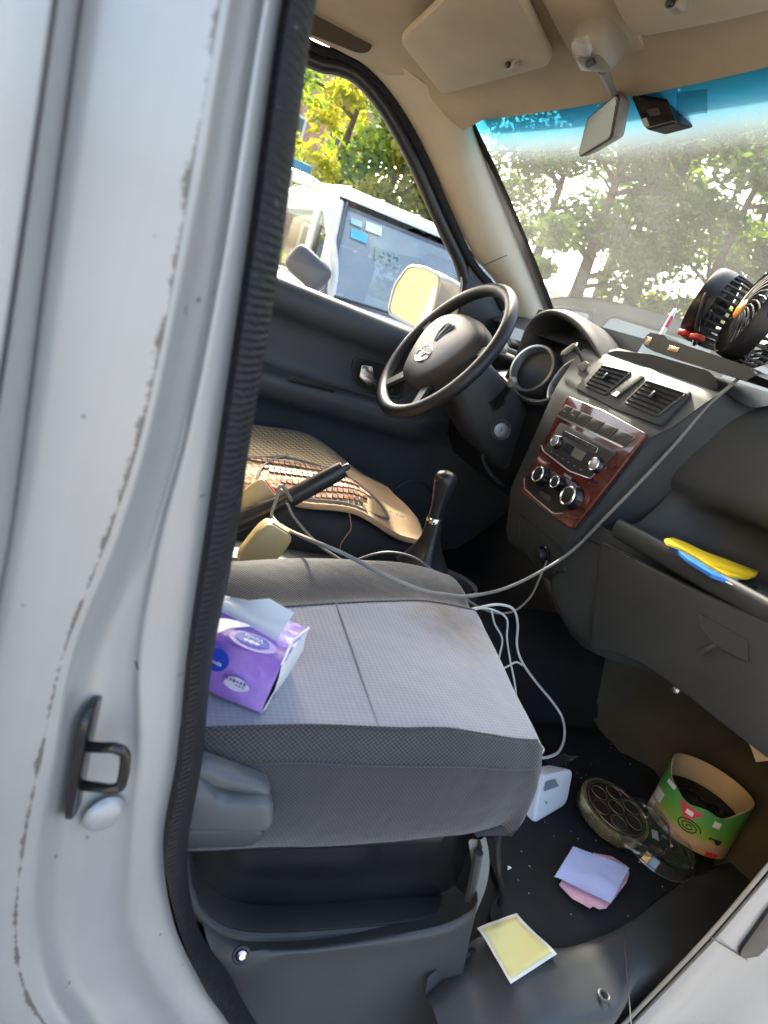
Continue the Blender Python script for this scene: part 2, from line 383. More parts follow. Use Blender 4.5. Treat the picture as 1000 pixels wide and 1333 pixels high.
def sstep(a, b, x):
    t = max(0, min(1, (x - a) / (b - a))); return t * t * (3 - 2 * t)
def interp(x, xs, ys):
    if x <= xs[0]: return ys[0]
    for i in range(len(xs) - 1):
        if x <= xs[i + 1]: return lerp(ys[i], ys[i + 1], (x - xs[i]) / (xs[i + 1] - xs[i]))
    return ys[-1]
class Frame:
    """flat working plane: a to the right, b up, out towards the viewer"""
    def __init__(s, O, right, up):
        s.O = V(O); s.r = V(right).normalized(); s.u = V(up).normalized(); s.n = s.r.cross(s.u).normalized(); s.u = s.n.cross(s.r)
    def P(s, a, b, h=0): return s.O + s.r * a + s.u * b + s.n * h
    def px(s, u, v, h=0):
        p = onp(u, v, s.O + s.n * h, s.n) - s.O; return p.dot(s.r), p.dot(s.u)
    def M(s, a=0, b=0, h=0): return Matrix.Translation(s.P(a, b, h)) @ Matrix((s.r, s.u, s.n)).transposed().to_4x4()
def text_part(name, txt, size, fr, a, b, h, mat, parent, rot=0, sx=1.0):
    cu = bpy.data.curves.new(name, 'FONT'); cu.body = txt; cu.size = size; cu.align_x = 'CENTER'; cu.align_y = 'CENTER'; cu.extrude = 0.0002; cu.resolution_u = 3
    t = bpy.data.objects.new(name + '_c', cu); COL.objects.link(t)
    dg = bpy.context.evaluated_depsgraph_get(); me = bpy.data.meshes.new_from_object(t.evaluated_get(dg)); bpy.data.objects.remove(t)
    me.materials.clear(); me.materials.append(mat); me.name = name
    M = fr.M(a, b, h) @ Matrix.Rotation(rot, 4, 'Z') @ Matrix.Diagonal((sx, 1, 1, 1)); me.transform(M)
    o = bpy.data.objects.new(name, me); COL.objects.link(o)
    if parent: attach(o, parent)
    return o

# ================================================================== the place outside
GZ = -0.62
M_ground = pm('asphalt', (0.20, 0.195, 0.185), 0.9, bump=0.5, bs=60, var=0.25, vs=1.5)
gb = MB(); gb.grid([[V((x, y, GZ)) for y in (-150, -20, 0, 20, 150)] for x in (-150, -20, 0, 20, 150)])
g = gb.build('ground', M_ground, None, False); g['kind'] = 'structure'

# ================================================================== van body
BODY = thing('van_body', 'silver van body seen through its open passenger doorway', 'van', (0, -0.65, GZ))
# --- door pillar: rows follow the pillar from top to sill, columns run from the sliding door to the seal flange
PY = [-.735, -.735, -.712, -.733, -.728, -.708, -.712, -.716, -.7155, -.715, -.711, -.690, -.676, -.672, -.676, -.672, -.662]
PROWS = [
 (-160, [-60, 84, 90, 96, 104, 126, 134, 220, 318, 326, 336, 352, 366, 374, 382, 392, 408]),
 (0,    [-120, 63, 69, 75, 82, 106, 113, 200, 281, 288, 300, 312, 330, 338, 345, 354, 368]),
 (350,  [-140, 14, 20, 26, 33, 60, 67, 150, 222, 229, 241, 256, 274, 282, 289, 300, 318]),
 (560,  [-150, -18, -12, -6, 2, 32, 40, 110, 178, 186, 198, 214, 232, 240, 248, 262, 287]),
 (700,  [-160, -45, -38, -31, -22, 12, 20, 80, 134, 142, 156, 172, 192, 202, 212, 228, 266]),
 (850,  [-180, -70, -62, -55, -46, -16, -8, 40, 78, 86, 98, 112, 140, 172, 184, 198, 244]),
 (985,  [-190, -95, -88, -80, -70, -40, -32, 10, 48, 56, 72, 90, 128, 168, 182, 196, 230]),
 (1100, [-200, -115, -108, -100, -90, -60, -52, -8, 26, 34, 52, 76, 118, 158, 172, 186, 213]),
 (1200, [-205, -122, -115, -108, -98, -68, -60, -18, 16, 24, 46, 74, 118, 152, 172, 192, 226]),
 (1275, [-200, -115, -108, -100, -90, -60, -52, -10, 24, 32, 58, 92, 142, 176, 200, 224, 260]),
 (1333, [-190, -100, -92, -84, -74, -44, -36, 12, 52, 62, 90, 128, 184, 216, 240, 264, 298]),
 (1440, [-160, -60, -50, -40, -30, 10, 20, 80, 130, 142, 172, 212, 262, 296, 318, 340, 366]),
 (1600, [-100, 20, 30, 40, 50, 90, 100, 170, 235, 250, 282, 322, 372, 402, 422, 442, 462]),
]
NC = len(PY)
ctrl = [[on(u, v, 'y', PY[j]) for j, u in enumerate(us)] for v, us in PROWS]
for i, (v, us) in enumerate(PROWS):        # the jamb is deeper low down, tumblehome at the top
    pass
cols = [catmull([ctrl[i][j] for i in range(len(PROWS))], 8) for j in range(NC)]
rows = [catmull([cols[j][i] for j in range(NC)], 3) for i in range(len(cols[0]))]
pb = MB(); pb.grid(rows)
pil = pb.build('door_pillar', M_silver, BODY, ang=70)
at = pil.data.attributes.new('dirt', 'FLOAT', 'POINT'); nr = len(rows[0])
for i, v_ in enumerate(at.data):
    j = (i % nr) / 3.0; d = interp(j, [7.6, 8.0, 8.34, 8.7, 9.0, 9.4], [0, .75, 1, 1, .65, 0]) + 0.8 * max(0, 1 - abs(j - 2.0) / 0.7); v_.value = min(1, d)
# --- ribbed door seal on the flange
sp = [(-160, 408, 452), (0, 368, 412), (350, 318, 363), (560, 287, 328), (700, 266, 308), (850, 244, 278), (985, 231, 264), (1090, 213, 246), (1160, 220, 247), (1220, 238, 262), (1275, 262, 300), (1310, 288, 318), (1360, 318, 348), (1440, 370, 398)]
ring = []
L = catmull([on(a, v, 'y', -.664) for v, a, b in sp], 8); Rr = catmull([on(b, v, 'y', -.634) for v, a, b in sp], 8)
for i in range(len(L)):
    a, b = L[i], Rr[i]; d = (b - a); o = V((0.0, -0.012, 0))
    ring.append([a, lerp(a, b, .12) + o * .9, lerp(a, b, .4) + o * 1.25, lerp(a, b, .72) + o, lerp(a, b, .95) + o * .45, b + V((0, .004, 0)), lerp(a, b, .5) + V((0, .012, 0))])
MB().loft(ring).build('weatherstrip', M_rubber, BODY, ang=80)
# pillar inner trim behind the seal, closing the cabin side
rows = []
for z in (-.1, .2, .5, .8, 1.1, 1.2):
    xs = interp(z, [0, .25, .64, .84, 1.2], [.17, .10, .062, .045, .03])
    rows.append([V((xs, -.63, z)), V((xs - .03, -.60, z)), V((xs - .14, -.60, z)), V((xs - .16, -.66, z))])
MB().grid(rows).build('pillar_trim', M_trim, BODY)
# --- striker: plate and bent rod loop, with a bump stop below
stv = bpy.data.objects.new('striker', None); COL.objects.link(stv); stv.location = on(105, 985, 'y', -.69); attach(stv, BODY)
fs = Frame(on(106, 986, 'y', -.684), (0.30, 0.95, 0), (-0.04, 0, 1))
# plate seen almost edge-on: long slim plate standing on the jamb
pl = [fs.P(a, b) for a, b in rpoly(0.030, 0.094, 0.014, 6)]
MB().slab(pl, fs.n, 0.004, 0.0015).build('plate', M_gloss, stv)
p0 = on(112, 972, 'y', -.686); p1 = on(150, 974, 'y', -.70); p2 = on(163, 984, 'y', -.70); p3 = on(158, 1020, 'y', -.70); p4 = on(146, 1027, 'y', -.70); p5 = on(104, 1022, 'y', -.686)
MB().tube(catmull([p0, lerp(p0, p1, .5), p1, p2, p3, p4, lerp(p4, p5, .5), p5], 6), 0.0036, 10).build('loop', M_gloss, stv)
fb = Frame(on(138, 1066, 'y', -.684), (0.9, 0.35, 0), (-0.05, 0, 1))
MB().lathe([(0.0145, -.007), (0.0130, -.004), (0.0105, -.0020), (0.006, -.0008), (0.0, -.0004)], fb.P(0, 0, .002), fb.n, 28).build('bump_stop', M_silver, BODY)

# --- hinge pillar at the front of the doorway
rows = []
for z, x0 in ((-.35, .70), (-.2, .745), (-.07, .788), (.086, .836), (.218, .861), (.35, .885), (.5, .905), (.62, .915)):
    rows.append([V((x0 + .36, -.56, z)), V((x0 + .16, -.63, z)), V((x0 + .05, -.666, z)), V((x0 + .008, -.681, z)), V((x0 + .020, -.688, z)), V((x0 + .05, -.690, z)), V((x0 + .085, -.690, z)), V((x0 + .13, -.70, z)), V((x0 + .2, -.73, z)), V((x0 + .35, -.75, z))])
hp = MB().grid([catmull(r, 3) for r in rows]); hp.build('hinge_pillar', M_silver, BODY, ang=70)
fh = Frame((.80, -.693, 0.0), (1, 0, 0), (0, 0, 1))
a_, b_ = fh.px(1010, 1205)
MB().slab([fh.P(a_ + x, b_ + y, -.002) for x, y in rpoly(.085, .12, .028, 6)], fh.n, .004, .001).build('access_hole', M_black, BODY)
p = [on(925, 1220, 'y', -.692), on(962, 1243, 'y', -.692), on(1010, 1272, 'y', -.692)]
MB().tube(p, .0009, 6).build('panel_seam', M_black, BODY)
# thin rubber lip running up the hinge pillar edge
MB().tube(catmull([V((x0 + .006, -.676, z)) for z, x0 in ((-.35, .70), (-.2, .745), (-.07, .788), (.086, .836), (.218, .861), (.35, .885), (.5, .905), (.6, .912))], 4), .003, 8).build('door_seal', M_grey, BODY)

# --- floor, sill, toe board, tunnel
def floor_z(x, y):
    z = 0.24 * max(0, (x - 1.13) / 0.19) ** 1.2 if x > 1.13 else 0
    z += 0.15 * sstep(.15, .09, abs(y)) * (1 if y < .3 else 0)
    z += 0.003 * noise.noise(V((x * 6, y * 6, 0)))
    if y < -.58: z -= 0.015 * sstep(-.58, -.64, y)
    return z
xs = [-.9, -.5, -.2] + [0.0 + i * .05 for i in range(28)]; ys = [-.60 + i * .045 for i in range(30)]
fl = MB(); fl.grid([[V((x, y, floor_z(x, y) - .004)) for y in ys] for x in xs])
fo = fl.build('floor', M_carpet, None); fo['kind'] = 'structure'
# loose olive felt over the toe board
rows = []
for i in range(22):
    x = 1.10 + i * .0125; r = []
    for j in range(26):
        y = -.56 + j * .026; n = noise.noise(V((x * 9, y * 9, 3))) * .018 + .010 + .018 * noise.noise(V((x * 4, y * 5, 7)))
        e = min(1, min(i, 21 - i, j, 25 - j) / 2.5); r.append(V((x + .02 * noise.noise(V((0, y * 7, 1))), y, floor_z(x, y) + .006 + max(0, n) * e)))
    rows.append(r)
MB().grid(rows).build('toe_board_felt', M_toe, BODY)
# firewall under the dash
MB().grid([[V((1.33, y, z)) for y in (-.7, 0, .7)] for z in (-.1, .3, .7)]).build('firewall', M_carpet, BODY)
# sill plate on the doorstep, with its vertical joint
inn = [on(u, v, 'z', .004) for u, v in [(565, 1280), (604, 1246), (640, 1224), (690, 1234), (735, 1240), (780, 1227), (825, 1200), (870, 1164), (905, 1143), (960, 1118), (1010, 1095), (1060, 1060)]]
inn = catmull(inn, 4); rows = []
for p in inn:
    yo = -.705 + .045 * sstep(.70, .80, p.x) + .02 * sstep(.85, 1.2, p.x); n_ = .0015 * noise.noise(V((p.x * 14, 2, 1))); dn_ = .03 * sstep(.585, .53, p.x)
    rows.append([V((p.x, p.y + .012, -.004)), V((p.x, p.y + .002, .006 - dn_)), V((p.x, p.y - .006, .0125 - dn_)), V((p.x, lerp(p.y, yo, .3), .0135 + n_ - dn_)), V((p.x, lerp(p.y, yo, .65), .011 + n_ - dn_)), V((p.x, yo + .012, .008 - dn_)), V((p.x, yo, .001 - dn_)), V((p.x, yo - .004, -.2))])
MB().grid(rows).build('sill_plate', M_plastic, BODY, ang=80)
j0 = on(812, 1212, 'z', .0135); j1 = on(822, 1333, 'z', .010)
MB().tube([j0, lerp(j0, j1, .5), j1, j1 + (j1 - j0) * .3], .0010, 6).build('sill_joint', M_black, BODY)
fz = Frame(on(786, 1297, 'z', .0125), (1, 0, 0), (0, 1, 0))
MB().torus(fz.P(0, 0, .001), fz.n, .007, .0022, 24, 8).build('sill_clip', M_plastic, BODY)
MB().grid([[V((x, -.625, z)) for x in (.99, 1.1, 1.34)] for z in (-.02, .2, .5)]).build('footwell_side', M_carpet, BODY)
# --- plastic sill trim below the seat box
def tr(pts, y): return catmull([on(u, v, 'y', y) for u, v in pts], 5)
tc1 = tr([(262, 1185), (300, 1215), (350, 1224), (420, 1219), (560, 1196), (606, 1176), (622, 1158)], -.592)
tc2 = tr([(266, 1222), (300, 1238), (350, 1236), (420, 1232), (560, 1208), (606, 1190), (624, 1172)], -.612)
tc3 = tr([(290, 1268), (318, 1275), (360, 1245), (420, 1238), (560, 1222), (602, 1206), (618, 1196)], -.618)
tc3b = tr([(300, 1290), (326, 1290), (366, 1256), (424, 1248), (556, 1232), (598, 1220), (614, 1210)], -.610)
tc4 = tr([(330, 1345), (345, 1345), (385, 1340), (430, 1335), (545, 1335), (576, 1335), (590, 1335)], -.632)
tc5 = tr([(360, 1440), (375, 1440), (410, 1440), (450, 1440), (530, 1440), (560, 1440), (570, 1440)], -.650)
tc0 = [p + V((0, .05, -.01)) for p in tc1]
endw = lambda c: c + [c[-1] + V((.012, .012, -.012)), V((c[-1].x + .014, -.55, c[-1].z - .05))]
MB().grid([endw(c) for c in (tc0, tc1, tc2, tc3, tc3b, tc4, tc5)]).build('sill_trim', M_plastic, BODY, mods=[('SUBSURF', dict(levels=1, render_levels=1))], ang=80)
fsr = Frame(on(313, 1241, 'y', -.62), (1, 0, 0), (0, .5, .86))
MB().lathe([(0, .004), (.003, .0045), (.005, .003), (.0055, 0)], fsr.P(0, 0, .003), fsr.n, 20).build('screw', M_chrome, BODY)
MB().torus(fsr.P(0, 0, .003), fsr.n, .0075, .002, 24, 8).build('screw_cup', M_black, BODY)
# --- seat box with its recessed panel and lip
sb = catmull([on(u, v, 'y', -.575) for u, v in [(248, 1100), (256, 1140), (280, 1172), (325, 1190), (420, 1189), (560, 1177), (592, 1168), (604, 1145), (616, 1098)]], 6)
top = [V((p.x, -.575, .215)) for p in sb]
MB().grid([[p + V((0, .012, 0)) for p in sb], [lerp(p, V((p.x, -.575, .2)), .5) + V((0, .007, 0)) for p in sb], [q + V((0, .002, 0)) for q in top]]).build('seat_box_panel', M_seatbox, BODY)
lip = catmull([on(u, v, 'y', -.588) for u, v in [(240, 1098), (247, 1142), (272, 1182), (322, 1203), (420, 1202), (562, 1189), (602, 1179), (615, 1150), (626, 1096)]], 6)
MB().loft([[q, q + V((0, -.006, -.002)), lerp(q, p, .45) + V((0, -.008, 0)), lerp(q, p, .8) + V((0, -.002, 0)), p + V((0, .012, 0)), q + V((0, .02, 0))] for p, q in zip(sb, lip)]).build('seat_box_lip', M_black, BODY)
lip2 = [q + V((0, -.004, -.012)) for q in lip]
MB().tube(lip2, .006, 8).build('seat_box_bead', M_plastic, BODY)
# grey felt bulging out at the front corner of the box
rows = []
for i, (u, v) in enumerate([(632, 1085), (640, 1105), (640, 1135), (632, 1165), (618, 1190), (612, 1235), (606, 1262)]):
    p = on(u, v, 'y', -.56); q = on(u - 26, v + 4, 'y', -.585); b = p + V((.012, .08, 0))
    rows.append([q, lerp(q, p, .5) + V((.006, -.01, 0)), p, b])
MB().grid(rows).build('seat_box_felt', pm('grey_felt', (.20, .20, .175), .95, bump=.6, bs=300, var=.2), BODY, mods=[('SUBSURF', dict(levels=2, render_levels=2))])
MB().tube(catmull([on(u, v, 'y', -.55) for u, v in [(652, 1078), (648, 1100), (650, 1140), (654, 1165), (646, 1185)]], 5), .004, 8).build('seat_box_wire', M_black, BODY)

# --- roof lining
rows = []
for x in [-1.0, -.6, -.3, -.1, .05, .15, .25, .35, .45, .52, .58, .62, .66]:
    r = []
    for k in range(25):
        y = -.70 + k * 1.36 / 24
        fr = sstep(.5, .66, x); zc = lerp(1.205, 1.162, fr); z = zc - .05 * sstep(.45, .70, abs(y)) ** 1.2
        r.append(V((x + .035 * (1 - (y / .7) ** 2) * fr, y, z)))
    rows.append(r)
head_end = [p.copy() for p in rows[-1]]
rows.append([V((.680 + .045 * (1 - (p.y / .7) ** 2), p.y, 1.1535)) for p in head_end])
MB().grid(rows).build('headliner', M_head, BODY)
rows2 = [[p + V((0, 0, .05)) for p in r] for r in rows]
MB().grid(rows2 + [[p + V((.05, 0, -.02)) for p in rows2[-1]]]).build('roof_skin', M_silver, BODY)
# left roof rail and windshield pillar trim as one sweeping moulding
A = catmull([V((-.9, .685, 1.14)), V((-.3, .685, 1.155)), V((.1, .685, 1.16))] + [on(u, v, 'y', .682) for u, v in [(415, 52), (472, 84), (515, 130), (550, 186), (585, 262), (617, 330), (650, 372), (668, 420)]], 6)
B = catmull([V((-.9, .58, 1.19)), V((-.3, .58, 1.197)), V((.1, .585, 1.195)), V((.27, .59, 1.188)), V((.42, .60, 1.178)), V((.55, .61, 1.165)), V((.655, .635, 1.158)), V((.72, .655, 1.112)), V((.88, .658, .978)), V((1.06, .66, .828)), V((1.14, .66, .76))], 6)
rows = []
for a, b in zip(A, B):
    m = lerp(a, b, .5); s = sstep(.5, .75, m.x); inn = V((-.012, -.030, .002)) * s + V((0, -.004, .006)) * (1 - s)
    rows.append([a + V((0, .01, 0)), a, lerp(a, b, .25) + inn * .75, lerp(a, b, .5) + inn * 1.05, lerp(a, b, .75) + inn * .8, b + V((0, -.006, -.002)), b + V((.012, .02, .01))])
MB().grid(rows).build('roof_rail_trim', M_trim, BODY, mods=[('SUBSURF', dict(levels=1, render_levels=1))], ang=80)
# dark brown rounded slab above the driver's door
fp = Frame((.28, .60, 1.172), (1, 0, -.03), (0, -.86, .5))
slab_px = [on(u, v, 'y', .60) for u, v in [(360, -25), (445, 4), (487, 30), (484, 64), (470, 70), (398, 42), (350, 20)]]
MB().slab(round_quad(slab_px, .02), (0, -1, -.35), .014, .006, 3).build('roof_slab', pm('dark_brown', (.085, .07, .055), .95, spec=.1), BODY)
# trim joint on the pillar
MB().tube([A[50] + V((0, -.004, 0)), lerp(A[50], B[50], .3) + V((-.008, -.026, .002)), lerp(A[50], B[50], .6) + V((-.012, -.034, .003))], .0009, 6).build('trim_joint', M_plastic, BODY)
# --- windshield
def wsp(y, s, off=0):
    k = 1 - (y / .70) ** 2
    t = V((.672 + .045 * k, y, 1.163)); b = V((1.30 + .07 * k, y, .635)); bow = .02 * 4 * s * (1 - s)
    return lerp(t, b, s) + V((.6, 0, .75)) * (bow + off)
ysw = [-.70 + i * 1.41 / 30 for i in range(31)]
MB().grid([[wsp(y, s / 14) for y in ysw] for s in range(-2, 15)]).build('windshield', M_windshield, BODY)
# black ceramic edge round the glass
edge = [wsp(.70, s / 20, -.003) for s in range(21)]; edge2 = [wsp(.645, s / 20, -.003) for s in range(21)]
MB().grid([edge, edge2]).build('windshield_border', M_black, BODY)
MB().tube([wsp(y, -.02, .004) for y in ysw], .006, 8).build('windshield_seal', M_black, BODY)
# stickers on the glass
for (u0, v0, u1, v1) in ((742, 100, 775, 128), (885, 112, 925, 150)):
    O = onp((u0 + u1) / 2, (v0 + v1) / 2, wsp(0, .12), V((.6, 0, .75))); fw = Frame(O, (0, -1, 0), (-.78, 0, .62))
    pts = [fw.px(u, v) for u, v in ((u0, v0 + 6), (u1, v0), (u1, v1 - 6), (u0, v1))]
    MB().slab([fw.P(a, b, .006) for a, b in pts], fw.n, .0006).build('glass_sticker', glass_mat('sticker_film%d' % u0, (.72, .80, .80), gloss=.05), BODY, False)
# right-hand windshield pillar (out of frame) and the left rear body, so that the cabin is closed as in the photograph
MB().tube([V((.64, -.66, 1.15)), V((.85, -.68, .98)), V((1.15, -.70, .76))], .035, 10).build('pillar_trim', M_trim, BODY)
rows = [[V((x, y, z)) for y, z in ((.70, .02), (.70, .3), (.69, .62))] for x in (-1.6, -.9, -.5, -.06)]
MB().grid(rows).build('rear_side_trim', M_door, BODY)
MB().grid([[V((x, y, z)) for y, z in ((.70, .60), (.685, .9), (.66, 1.17))] for x in (-.12, -.02, .06)]).build('rear_pillar_trim', M_trim, BODY)
MB().grid([[V((-1.0, y, z)) for y in (-.7, 0, .7)] for z in (-.05, .3, .62)]).build('rear_bench_back', M_knit_dark, BODY)

# ================================================================== driver's door
DOOR = thing('driver_door', "dark grey driver's door trim with open window view and chrome inner handle", 'car door', (.4, .68, .05))
prof = [(.655, .716), (.660, .690), (.655, .668), (.640, .655), (.615, .648), (.590, .652), (.574, .662), (.568, .676), (.54, .682), (.49, .682), (.448, .680), (.436, .672), (.431, .640), (.424, .622), (.410, .615), (.385, .617), (.362, .628), (.346, .655), (.335, .672), (.25, .684), (.12, .690), (-.02, .69)]
rows = []
for i in range(25):
    x = -.10 + i * .058; r = []
    arm = sstep(.92, .84, x); lead = sstep(.80, 1.0, x)
    for z, y in prof:
        yy = y
        if .335 < z < .44: yy = lerp(.684, y, arm)
        dz = (-.026 * (x - .33) / .45) if z > .56 else (-.012 * (x - .35) / .5 if z > .3 else 0)
        r.append(V((x, yy + .01 * lead, z + dz + (.045 * sstep(.78, .98, x) if z > .60 else 0))))
    rows.append(r)
MB().grid(rows).build('door_panel', M_door, DOOR, ang=75, mods=[('SUBSURF', dict(levels=1, render_levels=1))])
# armrest pull slot and parting line
fd = Frame((.5, .6325, .43), (1, 0, -.02), (0, .8, .6))
sl = [on(u, v, 'y', .617) for u, v in [(376, 489), (436, 506), (436, 512), (374, 496)]]
MB().slab(round_quad(sl, .006), (0, -.6, .8), .002).build('pull_slot', M_black, DOOR)
MB().tube(catmull([on(u, v, 'y', .652) for u, v in [(335, 484), (400, 497), (450, 507), (495, 518)]], 4), .0025, 6).build('armrest_line', M_black, DOOR)
MB().tube(catmull([on(u, v, 'y', .613) for u, v in [(500, 540), (530, 543), (549, 545), (546, 534), (540, 530)]], 4), .0022, 6).build('armrest_end', M_dash, DOOR)
# inner handle: recess bezel, dark cup and chrome lever
fh2 = Frame((.66, .679, .47), (1, 0, 0), (0, 0, 1))
hd = bpy.data.objects.new('door_handle', None); COL.objects.link(hd); hd.location = fh2.O; attach(hd, DOOR)
q = round_quad([on(u, v, 'y', .679) for u, v in [(459, 470), (470, 464), (506, 476), (528, 500), (524, 518), (486, 514), (461, 496)]], .02)
cq = sum(q, V()) / len(q)
MB().slab([cq + (p - cq) * .90 + V((0, .002, 0)) for p in q], (0, -1, 0), .003).build('cup', M_black, hd)
MB().tube(q + q[:1], .0045, 8).build('bezel', M_plastic, hd)
lv = [on(u, v, 'y', .668) for u, v in [(470, 474), (484, 476), (485, 489), (490, 496), (513, 506), (508, 513), (478, 502), (466, 490)]]
MB().slab(round_quad(lv, .006), (0, -1, 0), .009, .003, 3).build('lever', M_chrome, hd)
# window frame: rubber channel round the opening
arc = [V((-.12, .70, 1.125)), V((.08, .70, 1.132))] + [on(u, v, 'y', .70) for u, v in [(405, 78), (440, 87), (470, 103), (505, 147), (540, 212), (572, 285), (598, 340), (605, 365)]]
arcs = catmull(arc, 6)
MB().tube(arcs, .018, 12).build('window_channel', M_black, DOOR)
arc2 = [V((-.12, .69, 1.148)), V((.08, .69, 1.155))] + [on(u, v, 'y', .69) for u, v in [(408, 62), (445, 74), (482, 98), (518, 145), (551, 206), (584, 280), (614, 342), (640, 374), (655, 402)]]
MB().tube(catmull(arc2, 6), .0125, 12).build('door_seal', M_rubber, DOOR)
b0 = [on(u, v, 'y', .70) for u, v in [(605, 350), (604, 375), (598, 405), (590, 440)]]
MB().tube(catmull(b0, 5), .0085, 10).build('glass_run', M_black, DOOR)
MB().tube(catmull([p + V((-.014, -.01, 0)) for p in b0], 5), .004, 8).build('frame_edge', M_trim, DOOR)
sail = [on(u, v, 'y', .692) for u, v in [(610, 342), (652, 385), (660, 440), (592, 440), (604, 385)]]
MB().slab(round_quad(sail, .008), (0, -1, 0), .006, .002).build('corner_panel', M_plastic, DOOR)
wp = [V((-.1, .712, .62)), V((.80, .712, .60))] + [V((p.x, .712, p.z)) for p in reversed(arcs)]
MB().add(wp, [tuple(range(len(wp)))]).build('window_pane', M_pane, DOOR, False)
MB().tube([on(u, v, 'y', .704) for u, v in [(330, 352), (420, 388), (500, 420), (560, 444), (610, 462)]], .005, 8).build('waist_seal', M_black, DOOR)
# round speaker grille low in the door, nearly lost in shade
fsp = Frame(on(535, 655, 'y', .682), (1, 0, 0), (0, 0, 1))
MB().torus(fsp.O, (0, -1, 0), .075, .004, 40, 8).build('speaker_ring', M_plastic, DOOR)
# outside mirror
mi = bpy.data.objects.new('side_mirror', None); COL.objects.link(mi); mi.location = on(550, 395, 'y', .86); attach(mi, DOOR)
mn = V((-.80, -.60, .0)).normalized(); fm = Frame(on(543, 391, 'y', .86), V((.60, -.80, 0)), (.05, 0, 1))
if fm.n.dot(mn) < 0: fm = Frame(fm.O, V((-.60, .80, 0)), (.05, 0, 1))
gp = [fm.px(u, v) for u, v in [(533, 346), (556, 350), (574, 360), (566, 400), (554, 433), (530, 421), (506, 407), (514, 372)]]
gpts = [fm.P(a, b) for a, b in gp]; gc = sum(gpts, V()) / len(gpts)
go = round_quad(gpts, .02)
MB().slab([gc + (p - gc) * .95 for p in go], fm.n, .003).build('mirror_glass', M_mirror, mi)
MB().tube(go + go[:1], .006, 8).build('mirror_bezel', M_satin, mi)
back = V((.12, -.005, .004))
MB().loft([[gc + (p - gc) * 1.02 for p in go], [gc + (p - gc) * 1.05 + back * .3 for p in go], [gc + (p - gc) * .98 + back * .65 for p in go], [gc + (p - gc) * .8 + back * .95 for p in go], [gc + (p - gc) * .45 + back * 1.1 for p in go]]).build('mirror_housing', pm('silver_housing', (.52, .53, .54), .35, .3), mi)
MB().tube([gc + V((.06, -.02, -.05)), gc + V((.10, -.10, -.06)), V((.90, .71, .72))], .022, 10).build('mirror_arm', M_plastic, mi)

# ================================================================== dashboard
DASH = thing('dashboard', 'charcoal dashboard with wood-veneer centre panel and passenger tray', 'dashboard', (1.0, 0, .2))
# passenger side: moulded pad, tray recess and lip
def pside(y):
    k = max(0, min(1, (-y - .17) / .40)); lift = .030 * k
    return [(1.34, .64), (1.22, .72), (1.12, .770 - .012 * k), (1.06, .778 - .015 * k), (1.015, .766 - .012 * k), (.985, .735), (.968, .69), (.955, .64 + .3 * lift), (.948, .60 + .6 * lift), (.950, .575 + lift), (.962, .560 + lift), (.985, .556 + lift), (1.02, .55 + lift),
            (1.03, .520 + lift), (1.025, .485 + lift), (1.00, .474 + lift), (.93, .474 + lift), (.882, .478 + lift), (.862, .486 + lift), (.853, .483 + lift), (.850, .470 + lift), (.854, .452 + lift), (.868, .446 + lift), (.95, .44 + lift), (.96, .30)]
rows = []
for y in [-.70, -.66, -.60, -.54, -.48, -.42, -.36, -.31, -.27, -.24, -.215, -.195]:
    c = sstep(-.30, -.195, y); r = []
    for i, (x, z) in enumerate(pside(y)):
        if 9 <= i <= 16:      # tray closes towards the console
            x2, z2 = interp(i, [9, 13, 16], [.945, .925, .90]), interp(i, [9, 16], [.575, .485]); x, z = lerp(x, x2, c), lerp(z, z2, c)
        if 5 <= i <= 9: x -= .02 * c
        r.append(V((x, y, z)))
    rows.append(r)
MB().grid(rows).build('passenger_pad', M_dash, DASH, ang=80, mods=[('SUBSURF', dict(levels=2, render_levels=2))])
# glovebox door
def gx(z): return .868 + (.0 if z > .36 else (.36 - z) * .25)
gp = [(790, 705), (822, 722), (828, 726), (915, 770), (1000, 808), (1110, 858), (1115, 1040), (1010, 990), (942, 938), (898, 904), (844, 866), (813, 853), (775, 846)]
pts = []
for u, v in gp:
    p = on(u, v, 'x', .868); pts.append(p)
MB().slab(round_quad(pts, .012, 3), (-1, 0, .06), .016, .006, 3).build('glovebox_door', M_dash, DASH)
fg = Frame((.851, -.45, .37), (0, -1, 0), (.06, 0, 1))
gl = [fg.P(*fg.px(u, v, .004), h=.004) for u, v in [(910, 798), (974, 834), (975, 863), (933, 841), (913, 818)]]
MB().slab(round_quad(gl, .004), fg.n, .0015).build('glovebox_latch', pm('latch_dark', (.04, .042, .045), .5, bump=.6, bs=600), DASH)
gl = [fg.P(*fg.px(u, v, .004), h=.003) for u, v in [(909, 849), (930, 838), (934, 842), (913, 854)]]
MB().slab(gl, fg.n, .004, .001).build('latch_lip', M_dash, DASH)
MB().tube([on(u, v, 'x', .853) for u, v in [(700, 668), (760, 700), (820, 722), (826, 729)]], .0016, 6).build('glovebox_gap', M_black, DASH)
